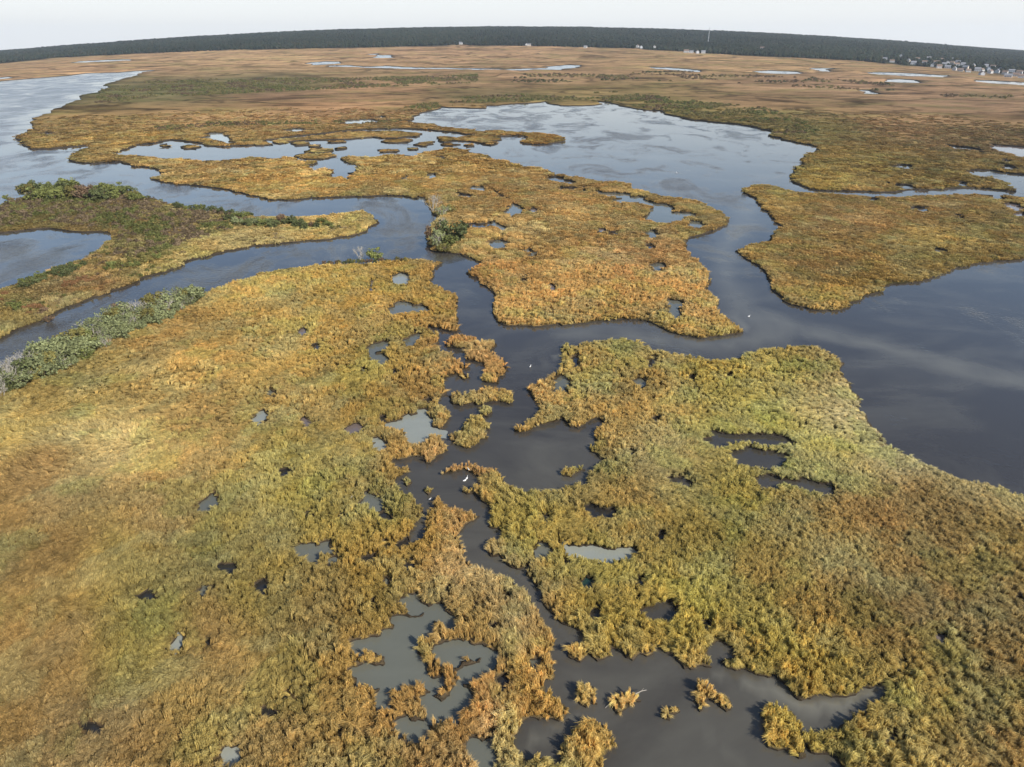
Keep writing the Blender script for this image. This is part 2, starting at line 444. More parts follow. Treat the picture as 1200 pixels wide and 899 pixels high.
# islets: name of place, polygon
ISLETS = [
 ('ragged reed islet at the mouth of the side creek, the largest of the mid-channel islets', [(524, 401), (530, 395), (545, 394), (560, 400), (577, 400), (582, 404), (577, 409), (580, 416), (592, 422), (595, 431),
   (592, 439), (585, 442), (584, 450), (575, 449), (565, 442), (570, 432), (570, 426), (560, 424), (546, 422), (546, 415), (552, 409), (540, 409), (527, 407)]),
 ('long bar-shaped reed islet lying across the channel', [(526, 465), (530, 462), (555, 462), (562, 455), (580, 455), (590, 456), (601, 469), (597, 474), (585, 470), (575, 471),
   (565, 475), (555, 472), (540, 476), (531, 474)]),
 ('tiny round reed tussock just below the bar-shaped islet', [(565, 478), (570, 477), (577, 484), (572, 489), (565, 487)]),
 ('angular reed islet beside the pale milky pond mouth', [(552, 489), (565, 490), (574, 499), (566, 506), (572, 514), (562, 515), (544, 525), (532, 519), (526, 511), (540, 507), (546, 500)]),
 ('small tan tussock near the left bank of the narrow creek', [(472, 562), (477, 560), (483, 565), (477, 570)]),
 ('small tan tussock just above the tip of the pointed spit', [(496, 574), (500, 571), (506, 575), (502, 580)]),
 ('thin brown islet in the round dark pool', [(659, 553), (665, 550), (680, 547), (686, 551), (670, 559), (661, 558)]),
 ('tan tussock hugging the right bank where the creek widens', [(665, 762), (675, 756), (687, 757), (688, 767), (680, 776), (666, 770)]),
 ('upright shaggy tussock, leftmost of the row in the bottom pool', [(674, 807), (685, 801), (695, 804), (697, 812), (696, 820), (700, 825), (687, 829), (677, 820)]),
 ('ragged tussock with a pale stick across it in the bottom pool', [(715, 822), (725, 815), (735, 810), (745, 816), (751, 822), (740, 827), (725, 837), (719, 830)]),
 ('smallest round tussock of the row in the bottom pool', [(774, 836), (781, 830), (795, 828), (797, 834), (785, 844), (776, 841)]),
 ('horseshoe-shaped tussock, rightmost of the row in the bottom pool', [(816, 802), (822, 800), (835, 807), (844, 816), (856, 820), (857, 825), (851, 834), (842, 825), (832, 817), (826, 825), (820, 834), (816, 820)]),
]
LAGOON_LABELS = ['low grassy islet at the left end of the thin lagoon channel', 'dark flat islet left of the long grass strip', 'narrow islet just above the broad mud islet in the lagoon', 'broad dark mud islet near the lagoon narrows',
 'small dark islet right of the lagoon narrows', 'dot-like islet above the lagoon narrows', 'thin sliver islet under the long grass strip', 'wedge-shaped islet under the right end of the long strip', 'curved islet between the long strip and the lagoon mouth',
 'tiny flat islet by the near lagoon shore, right of centre', 'flat islet off the near lagoon shore, centre', 'flat islet under the ragged strip at the lagoon mouth', 'last small islet at the lagoon mouth', 'dark mud islet in the left arm of the lagoon', 'smallest mud islet in the left arm of the lagoon']
LAGOON_ISLETS = [
 [(300, 167), (310, 166), (320, 170), (300, 171)], [(340, 168), (362, 167), (365, 170), (345, 171)],
 [(356, 178), (372, 174), (388, 175), (389, 178), (370, 180)], [(346, 182), (370, 180.5), (392, 180.5), (393, 184), (375, 187), (355, 186)],
 [(392, 174), (405, 172), (407, 174), (395, 176)], [(366, 170), (376, 170), (378, 173), (368, 174)],
 [(384, 165.5), (404, 165), (405, 167), (388, 168)], [(446, 166), (460, 163.5), (480, 163), (480, 166), (455, 168)],
 [(484, 170), (495, 167), (510, 166), (508, 169), (495, 172)], [(477, 173.5), (490, 173.5), (488, 176), (478, 175.5)],
 [(442, 176), (455, 175), (467, 175.5), (465, 178), (445, 178.5)],
 [(516, 169.5), (525, 168), (540, 169.5), (530, 171.5)], [(543, 170.5), (552, 169.5), (556, 171.5), (546, 173)],
 [(212, 173), (222, 170), (236, 172), (230, 175), (215, 175)], [(188, 170), (196, 168.5), (200, 171), (190, 173)],
]
PONDS = [
 # (look, polygon)
 ('grey', [(470, 700), (477, 696), (490, 695), (492, 705), (502, 711), (517, 707), (521, 716), (531, 721), (539, 728), (530, 733), (525, 731), (518, 724),
   (512, 721), (508, 725), (510, 733), (512, 739), (505, 741), (495, 742), (490, 747), (490, 757), (489, 763), (495, 769), (499, 777), (500, 785),
   (505, 793), (510, 795), (522, 790), (521, 797), (512, 807), (508, 816), (517, 822), (527, 815), (530, 807), (537, 796), (535, 789), (537, 785), (547, 780),
   (564, 771), (562, 767), (550, 764), (540, 767), (537, 775), (525, 776), (514, 772), (505, 760), (510, 756), (525, 752), (537, 749), (550, 751),
   (565, 755), (575, 761), (585, 764), (591, 769), (577, 777), (575, 785), (565, 787), (562, 792), (542, 794), (544, 805), (552, 812), (555, 819), (545, 827),
   (540, 837), (539, 847), (532, 840), (522, 839), (510, 840), (500, 840), (495, 827), (489, 820), (500, 812), (504, 806), (495, 799), (485, 797), (472, 799), (460, 804),
   (456, 810), (461, 820), (457, 829), (440, 826), (437, 817), (445, 807), (440, 800), (427, 797), (414, 800), (410, 790), (414, 781), (427, 776), (440, 780), (449, 780),
   (450, 765), (440, 757), (430, 759), (417, 762), (409, 761), (409, 754), (422, 749), (435, 746), (447, 742), (451, 737), (460, 737), (462, 731), (459, 722), (465, 721),
   (477, 722), (490, 722), (497, 717), (490, 714), (482, 714), (477, 707)]),
 ('grey', [(477, 835), (462, 845), (461, 852), (475, 856), (477, 865), (490, 862), (502, 859), (504, 852), (497, 845), (487, 845), (480, 840)]),
 ('grey', [(550, 865), (565, 869), (575, 860), (581, 855), (577, 870), (580, 880), (586, 887), (580, 903), (565, 903), (552, 887), (547, 880)]),
 ('dark', [(580, 802), (587, 792), (595, 789), (597, 800), (590, 805)]),
 ('grey', [(620, 772), (634, 770), (632, 782), (620, 780)]),
 ('pale', [(487, 478), (497, 479), (504, 480), (504, 490), (506, 500), (515, 503), (523, 504), (523, 506.5), (510, 506), (500, 509), (494, 515), (482, 517), (476, 514),
   (471, 510), (474, 505), (470, 500), (460, 498), (451, 498), (448, 496), (462, 494), (471, 492), (471, 489), (479, 484), (482, 487), (489, 485)]),
 ('pale', [(460, 327), (469, 320), (472, 321), (481, 329), (472, 331), (462, 331)]),
 ('grey', [(455, 362), (464, 355), (475, 354), (484, 359), (497, 357), (504, 361), (485, 362), (472, 365), (460, 365)]),
 ('grey', [(430, 410), (435, 404), (452, 399), (455, 402), (440, 407), (440, 415), (450, 416), (456, 422), (447, 425), (440, 420), (431, 419)]),
 ('grey', [(470, 399), (480, 395), (487, 387), (490, 390), (487, 397), (485, 402), (475, 402)]),
 ('mud', [(434, 330), (442, 326), (440, 340), (435, 341)]),
 ('mud', [(407, 500), (415, 496), (425, 499), (421, 504), (410, 504)]),
 ('pale', [(431, 514), (445, 514), (456, 519), (455, 525), (440, 526), (434, 520)]),
 ('grey', [(419, 590), (427, 581), (431, 570), (436, 571), (437, 580), (449, 585), (447, 591), (430, 594)]),
 ('dark', [(442, 602), (462, 599), (461, 606), (446, 607)]),
 ('pale', [(300, 486), (306, 481), (316, 486), (307, 492), (300, 492)]),
 ('grey', [(311, 460), (316, 456), (322, 459), (319, 464)]),
 ('mud', [(349, 494), (358, 488), (361, 500), (351, 500)]),
 ('grey', [(232, 591), (249, 578), (256, 582), (249, 589), (239, 595)]),
 ('grey', [(343, 643), (353, 637), (370, 640), (387, 633), (393, 637), (373, 647), (370, 658), (363, 653), (350, 647)]),
 ('dark', [(157, 698), (170, 693), (178, 688), (180, 695), (170, 698)]),
 ('grey', [(227, 692), (237, 685), (250, 687), (240, 693)]),
 ('dark', [(297, 690), (308, 678), (317, 682), (308, 692)]),
 ('pale', [(193, 760), (203, 752), (207, 740), (217, 742), (212, 757), (203, 763)]),
 ('dark', [(95, 848), (113, 847), (115, 852), (100, 853)]),
 ('pale', [(260, 887), (263, 875), (280, 873), (283, 880), (277, 888), (268, 892)]),
 ('dark', [(302, 832), (318, 830), (320, 834), (306, 836)]),
 ('dark', [(252, 662), (273, 660), (275, 664), (263, 668)]),
 ('dark', [(478, 629), (468, 635), (462, 640), (464, 642), (470, 638), (480, 632)]), ('dark', [(440, 649), (425, 653), (424, 655), (440, 652)]),
 ('dark', [(556, 708), (562, 706), (566, 712), (558, 714)]), ('dark', [(570, 737), (580, 730), (584, 734), (573, 741)]),
 ('dark', [(473, 658), (476, 655), (478, 662), (474, 664)]), ('dark', [(435, 705), (439, 698), (441, 708), (437, 712)]),
 ('grey', [(448, 682), (452, 677), (456, 680), (452, 684)]),
 # on the south-east marsh
 ('grey', [(644, 447), (655, 442), (664, 440), (669, 450), (666, 455), (655, 452), (646, 456)]),
 ('grey', [(742, 446), (752, 441), (759, 447), (752, 451), (745, 449)]),
 ('dark', [(760, 425), (764, 417), (774, 420), (767, 425), (761, 429)]),
 ('dark', [(669, 421), (676, 416), (681, 420), (678, 428), (671, 430)]),
 ('brown', [(822, 518), (830, 503), (843, 507), (867, 510), (900, 508), (920, 512), (938, 517), (917, 518), (867, 515), (850, 522), (835, 523)]),
 ('brown', [(848, 535), (860, 527), (880, 523), (900, 528), (920, 532), (918, 540), (907, 548), (887, 547), (863, 543)]),
 ('brown', [(880, 563), (890, 557), (910, 558), (915, 562), (927, 563), (943, 560), (960, 567), (978, 565), (978, 577), (967, 579), (947, 573), (933, 569), (914, 565), (908, 570), (890, 573)]),
 ('brown', [(777, 560), (790, 560), (800, 555), (812, 565), (805, 570), (792, 565)]),
 ('pale', [(661, 632), (667, 640), (690, 639), (700, 640), (717, 644), (742, 642), (750, 645), (740, 650), (720, 652), (695, 652), (675, 647), (662, 642)]),
 ('grey', [(624, 647), (630, 636), (640, 635), (650, 646), (640, 650), (627, 652)]),
 ('dark', [(685, 599), (695, 590), (707, 596), (722, 592), (720, 599), (707, 601), (692, 601)]),
 ('grey', [(637, 605), (644, 604), (645, 612), (639, 612)]),
 ('teal', [(680, 682), (686, 675), (699, 677), (696, 684), (686, 685)]),
 ('dark', [(691, 715), (700, 710), (707, 712), (707, 722), (700, 722), (693, 720)]),
 ('brown', [(750, 720), (762, 712), (772, 705), (785, 702), (790, 710), (795, 722), (787, 726), (772, 724), (755, 721)]),
 ('dark', [(1035, 862), (1047, 856), (1057, 857), (1045, 867)]), ('dark', [(1052, 775), (1060, 772), (1055, 787), (1051, 784)]),
 ('mud', [(1093, 742), (1107, 743), (1115, 752), (1097, 752)]), ('dark', [(1196, 693), (1205, 690), (1205, 712), (1197, 710)]),
 ('dark', [(736, 527), (741, 524), (743, 530), (738, 532)]), ('dark', [(765, 490), (772, 487), (773, 493), (767, 494)]),
 ('dark', [(808, 443), (812, 439), (816, 444), (811, 446)]), ('dark', [(851, 438), (857, 436), (859, 441), (853, 442)]),
 ('dark', [(741, 680), (752, 672), (758, 672), (748, 681)]), ('dark', [(770, 627), (776, 621), (781, 624), (775, 630)]),
 ('dark', [(746, 698), (752, 693), (755, 697), (749, 701)]), ('dark', [(821, 730), (830, 728), (838, 730), (828, 733)]),
 ('dark', [(660, 656), (668, 655), (667, 661), (661, 661)]),
 # on the middle marsh
 ('grey', [(720, 234), (735, 232), (750, 230), (760, 232), (772, 239), (785, 242), (787, 249), (812, 250), (802, 255), (792, 257), (775, 259), (757, 256), (760, 250), (766, 244), (760, 239), (742, 235), (722, 236)]),
 ('grey', [(680, 219), (692, 219), (695, 223), (682, 222)]), ('grey', [(596, 243), (602, 238), (612, 250), (600, 254)]),
 ('mud', [(620, 244), (626, 244), (625, 248), (620, 247)]), ('grey', [(805, 264), (812, 259), (822, 260), (815, 265)]),
 ('grey', [(757, 272), (765, 270), (774, 274), (762, 276)]), ('grey', [(612, 294), (622, 291), (634, 296), (622, 298)]),
 ('grey', [(761, 311), (770, 308), (780, 312), (775, 317), (764, 315)]), ('grey', [(777, 352), (785, 351), (797, 366), (792, 372), (782, 362)]),
 ('mud', [(640, 336), (645, 331), (651, 337), (645, 340)]), ('dark', [(712, 272), (722, 271), (724, 274), (714, 275)]),
 ('mud', [(698, 269), (710, 268), (709, 271), (699, 271.5)]), ('dark', [(757, 290), (768, 286), (771, 289), (760, 292)]),
 ('dark', [(613, 325), (618, 322), (621, 327), (615, 329)]), ('grey', [(500, 205), (510, 203), (514, 207), (504, 209)]),
 ('grey', [(474, 207), (478, 206), (477, 210.5)]), ('grey', [(551, 216), (562, 218), (577, 222.5), (565, 222.5)]),
 ('dark', [(577, 223), (585, 226), (592, 231), (590, 233), (583, 228)]), ('grey', [(577, 259), (585, 263), (592, 270), (590, 275), (585, 267)]),
 ('grey', [(571, 285), (585, 281), (595, 284), (592, 288), (575, 288)]), ('grey', [(512, 184.5), (524, 184), (522, 186), (513, 186)]),
 ('dark', [(540, 262), (560, 262.5), (577, 258.5), (577, 260.5), (558, 264.5), (541, 264)]), ('dark', [(640, 206), (660, 209), (672, 213), (668, 214.5), (655, 211.5), (641, 208)]),
 ('dark', [(655, 219), (680, 220.5), (679, 222.5), (656, 221)]), ('grey', [(700, 223), (722, 226), (740, 228), (738, 230.5), (720, 229), (702, 225.5)]), ('dark', [(535, 226), (552, 228), (551, 230), (537, 228.5)]),
 ('grey', [(490, 230.5), (500, 233), (498, 236), (488, 232)]), ('grey', [(420, 437), (425, 431), (429, 435), (424, 440)]), ('dark', [(459, 436), (464, 433), (467, 437), (461, 439)]), ('dark', [(444, 491), (450, 487), (455, 490), (447, 494)]),
 ('dark', [(362, 405), (372, 402), (380, 405), (370, 407)]), ('mud', [(350, 388), (357, 384), (360, 388), (353, 391)]), ('dark', [(497, 470), (503, 466), (506, 471), (500, 474)]), ('dark', [(325, 552), (337, 549), (339, 554), (328, 557)]),
 ('dark', [(396, 606), (402, 602), (404, 609), (398, 611)]), ('dark', [(360, 600), (364, 597), (366, 603), (361, 605)]), ('grey', [(383, 655), (393, 652), (396, 656), (386, 659)]), ('dark', [(477, 660), (484, 656), (486, 662), (479, 666)]),
 ('dark', [(448, 636), (456, 632), (459, 636), (450, 640)]), ('dark', [(520, 690), (527, 685), (531, 690), (523, 694)]), ('dark', [(590, 700), (597, 697), (600, 702), (592, 705)]), ('dark', [(240, 748), (247, 744), (250, 749), (243, 752)]),
 ('dark', [(225, 763), (233, 760), (238, 764), (228, 767)]), ('dark', [(330, 812), (337, 810), (339, 815), (332, 816)]), ('dark', [(395, 855), (402, 850), (405, 856), (398, 860)]),
 # on the mainland and the east marsh
 ('pale', [(402, 144), (412, 141), (435, 140), (447, 136), (451, 137), (445, 142), (425, 144)]), ('pale', [(341, 151), (352, 151), (355, 155), (346, 154)]),
 ('pale', [(246, 155), (257, 156), (270, 161), (281, 166), (265, 167.5), (260, 164)]), ('mud', [(56, 155), (62, 156), (60, 158)]),
 ('mud', [(1182, 238), (1197, 241), (1203, 244), (1192, 245)]), ('mud', [(1191, 250), (1203, 249), (1203, 253), (1193, 253)]),
 ('dark', [(1166, 227), (1168, 226.5), (1178, 234), (1175, 234)]),
 ('dark', [(1052, 193), (1068, 194), (1070, 196), (1054, 195)]), ('dark', [(1040, 214), (1060, 216.5), (1074, 221), (1060, 219)]),
 ('dark', [(1110, 212.5), (1130, 214), (1145, 215), (1126, 216)]), ('dark', [(1168, 192), (1192, 196.5), (1190, 198.5), (1170, 194.5)]), ('dark', [(1110, 170), (1150, 176), (1152, 178), (1112, 172)]),
 ('dark', [(1175, 187), (1184, 187), (1182, 189.5), (1174, 189)]), ('dark', [(1096, 290.5), (1108, 292), (1106, 294.5), (1097, 293)]), ('dark', [(1073, 242), (1088, 243.5), (1086, 245.5), (1074, 244)]),
 ('dark', [(1018, 232), (1027, 233), (1026, 235), (1019, 234)]), ('dark', [(1118, 252), (1128, 252), (1127, 255), (1119, 255)]),
 ('mud', [(1160, 169), (1180, 171), (1210, 173), (1230, 180), (1200, 183), (1175, 177)]),
 ('pale', [(357, 75), (365, 72.5), (385, 71), (400, 71), (400, 74), (382, 76), (365, 77)]),
 ('grey', [(424, 68), (430, 62), (444, 61), (444, 64), (461, 65), (461, 68.5), (440, 69)]),
 ('grey', [(380, 75.5), (420, 76.5), (470, 78), (520, 79.5), (560, 81), (600, 82), (640, 80), (650, 76), (668, 74), (682, 75), (678, 79), (655, 83), (610, 84), (560, 83), (500, 81), (440, 79), (380, 77.5)]),
 ('grey', [(760, 77), (780, 77.5), (800, 80), (822, 84), (815, 86), (795, 82.5), (770, 80)]),
 ('grey', [(886, 82), (900, 81), (935, 84), (940, 87), (925, 87.5), (900, 86)]),
 ('grey', [(949, 79), (965, 78.5), (980, 79.5), (984, 85), (965, 84.5), (952, 83)]),
 ('pale', [(1005, 105), (1010, 104), (1020, 107), (1026, 111), (1012, 110)]),
 ('grey', [(1010, 83), (1040, 83), (1080, 86), (1110, 89), (1105, 92), (1070, 90), (1030, 87)]),
 ('grey', [(1040, 92), (1055, 91), (1075, 95), (1080, 98), (1055, 97), (1042, 96)]),
 ('pale', [(1140, 92), (1165, 93), (1200, 96), (1230, 102), (1200, 101), (1160, 97)]),
 ('mud', [(95, 72), (120, 70), (155, 69), (150, 71), (115, 73)]), ('pale', [(-20, 94), (0, 90), (12, 88.5), (10, 91), (-10, 95)]),
]
WEST_POND = [(-250, 310), (-100, 272), (0, 273), (17, 272), (31, 269), (56, 267.5), (75, 270), (111, 272), (131, 273), (131, 279), (120, 287), (111, 294),
 (92, 304), (67, 312), (39, 324.5), (17, 333), (0, 337), (-100, 375), (-200, 400)]

# ------------------------------------------------------------------ roughen the shorelines and lay the land out
def world_poly(poly, rough=0.16, water=False, tall=1.15):
    """where the photo shows the top of the growth in front of a far shore, step back to its foot"""
    q0 = np.array(poly, float)
    area = 0.5 * np.sum(q0[:, 0] * np.roll(q0[:, 1], -1) - np.roll(q0[:, 0], -1) * q0[:, 1])
    tan_ = np.roll(q0, -1, 0) - np.roll(q0, 1, 0)
    nrm = np.stack([tan_[:, 1], -tan_[:, 0]], 1) * (1 if area > 0 else -1)
    nrm /= np.maximum(np.hypot(nrm[:, 0], nrm[:, 1]), 1e-6)[:, None]       # outward, pixel space (y down)
    far_side = (nrm[:, 1] if water else -nrm[:, 1])
    ztv = 0.15 + tall * np.clip(far_side * 1.3 + 0.1, 0, 1)
    lo_ = at(q0[:, 0], q0[:, 1], 0.15); hi_ = at(q0[:, 0], q0[:, 1], 0.15 + tall)
    w_ = ((ztv - 0.15) / tall)[:, None]
    pts = lo_ * (1 - w_) + hi_ * w_
    out = []
    n = len(pts)
    for i in range(n):
        a, b = pts[i], pts[(i + 1) % n]
        seg = [a, b]
        mid = (a + b) / 2
        step = max(0.55, 0.0042 * float(np.hypot(*mid)))
        L = float(np.hypot(*(b - a)))
        if L > 900: out.append(a); continue
        lev = 0
        while L / 2 ** lev > step and lev < 6: lev += 1
        amp = rough
        for _ in range(lev):
            ns = [seg[0]]
            for p, r_ in zip(seg[:-1], seg[1:]):
                d = r_ - p
                m_ = (p + r_) / 2 + np.array([-d[1], d[0]]) * float(rng.normal(0, amp * 0.55))
                ns += [m_, r_]
            seg = ns
        out += seg[:-1]
    return np.array(out)

PAINT = []      # (kind, name, world polygon), later ones lie over earlier ones
PAINT.append(('W', 'main', world_poly(WATER_MAIN, 0.13, True, 0.9)))
for k, poly in LAND.items(): PAINT.append(('L', k, world_poly(poly, 0.16)))
PAINT.append(('W', 'main', world_poly(LAGOON, 0.12, True, 1.7)))
CREEK = [(930, 219), (950, 222.5), (1000, 224.5), (1050, 226), (1100, 222.5), (1150, 221), (1180, 224), (1200, 226), (1260, 232), (1260, 240), (1200, 231.5), (1175, 229.5),
 (1150, 228.5), (1100, 229.5), (1050, 232), (1000, 230), (950, 227), (925, 222)]
MEANDER = [(1133, 201.5), (1140, 199), (1160, 199.5), (1180, 202.5), (1200, 205), (1230, 208), (1230, 213), (1200, 209.5), (1178, 206.5), (1160, 204.5), (1165, 207), (1185, 211.5),
 (1195, 215), (1200, 222), (1200, 230), (1190, 226), (1188, 217), (1175, 212.5), (1155, 208.5), (1140, 205.5)]
for poly in (CREEK, MEANDER): PAINT.append(('W', 'main', world_poly(poly, 0.08, True, 0.1)))
for k, poly in STRIPS.items(): PAINT.append(('L', 'strip_' + k, world_poly(poly, 0.12, False, 0.1)))
for i, poly in enumerate(LAGOON_ISLETS): PAINT.append(('L', 'lagoon_islet_%d' % i, world_poly(poly, 0.2, False, 0.1)))
for i, (lab, poly) in enumerate(ISLETS): PAINT.append(('L', 'islet_%d' % i, world_poly(poly, 0.22, False, 0.25)))
PAINT.append(('W', 'west_pond', world_poly(WEST_POND, 0.10, True, 0.8)))
PONDS = [(k_, [(x, np.mean([p_[1] for p_ in poly]) + (y - np.mean([p_[1] for p_ in poly])) * .6) for x, y in poly] if max(p_[1] for p_ in poly) < 112 else poly) for k_, poly in PONDS]
for i, (look, poly) in enumerate(PONDS): PAINT.append(('W', 'pond_%d' % i, world_poly(poly, 0.26, True, .8 if look == 'brown' else 1.5 if max(p_[0] for p_ in poly) - min(p_[0] for p_ in poly) > 14 else .85)))

verts2, edges2 = [], []
for kind, name, P in PAINT:
    o = len(verts2)
    verts2 += [Vector((float(p[0]), float(p[1]))) for p in P]
    edges2 += [(o + i, o + (i + 1) % len(P)) for i in range(len(P))]
# filling grid, finer near the camera
gr = np.concatenate([[0.5, 12], np.geomspace(25, 7400, 190)])
for k, r in enumerate(gr):
    fine = np.radians(np.arange(-62, 62.01, 0.62 if r > 40 else 2.0)) + (k % 2) * 0.005
    rough_ = np.radians(np.arange(66, 294.01, 6.0))
    for ph in np.concatenate([fine, rough_]):
        rr = r * (1 + 0.006 * math.sin(ph * 91 + k * 2.3))
        verts2.append(Vector((rr * math.sin(ph), rr * math.cos(ph))))
cv, ce, cf, ov, oe, of_ = delaunay_2d_cdt(verts2, edges2, [], 0, 1e-4, False)
V2 = np.array([(v.x, v.y) for v in cv])
F = np.array([f for f in cf if len(f) == 3], int)

def in_poly(P, X, Y):
    inside = np.zeros(len(X), bool)
    lo, hi = P.min(0), P.max(0)
    sel = np.where((X >= lo[0]) & (X <= hi[0]) & (Y >= lo[1]) & (Y <= hi[1]))[0]
    if len(sel) == 0: return inside
    x, y = X[sel], Y[sel]
    res = np.zeros(len(sel), bool)
    j = len(P) - 1
    for i in range(len(P)):
        xi, yi = P[i]; xj, yj = P[j]
        if yi != yj:
            c = ((yi > y) != (yj > y)) & (x < (xj - xi) * (y - yi) / (yj - yi) + xi)
            res ^= c
        j = i
    inside[sel] = res
    return inside

cen = V2[F].mean(1)
owner = np.full(len(F), -1)                 # -1 mainland
for k, (kind, name, P) in enumerate(PAINT):
    owner[in_poly(P, cen[:, 0], cen[:, 1])] = k
is_water = np.array([o >= 0 and PAINT[o][0] == 'W' for o in range(-1, len(PAINT))])   # index shifted by one
wat = is_water[owner + 1]

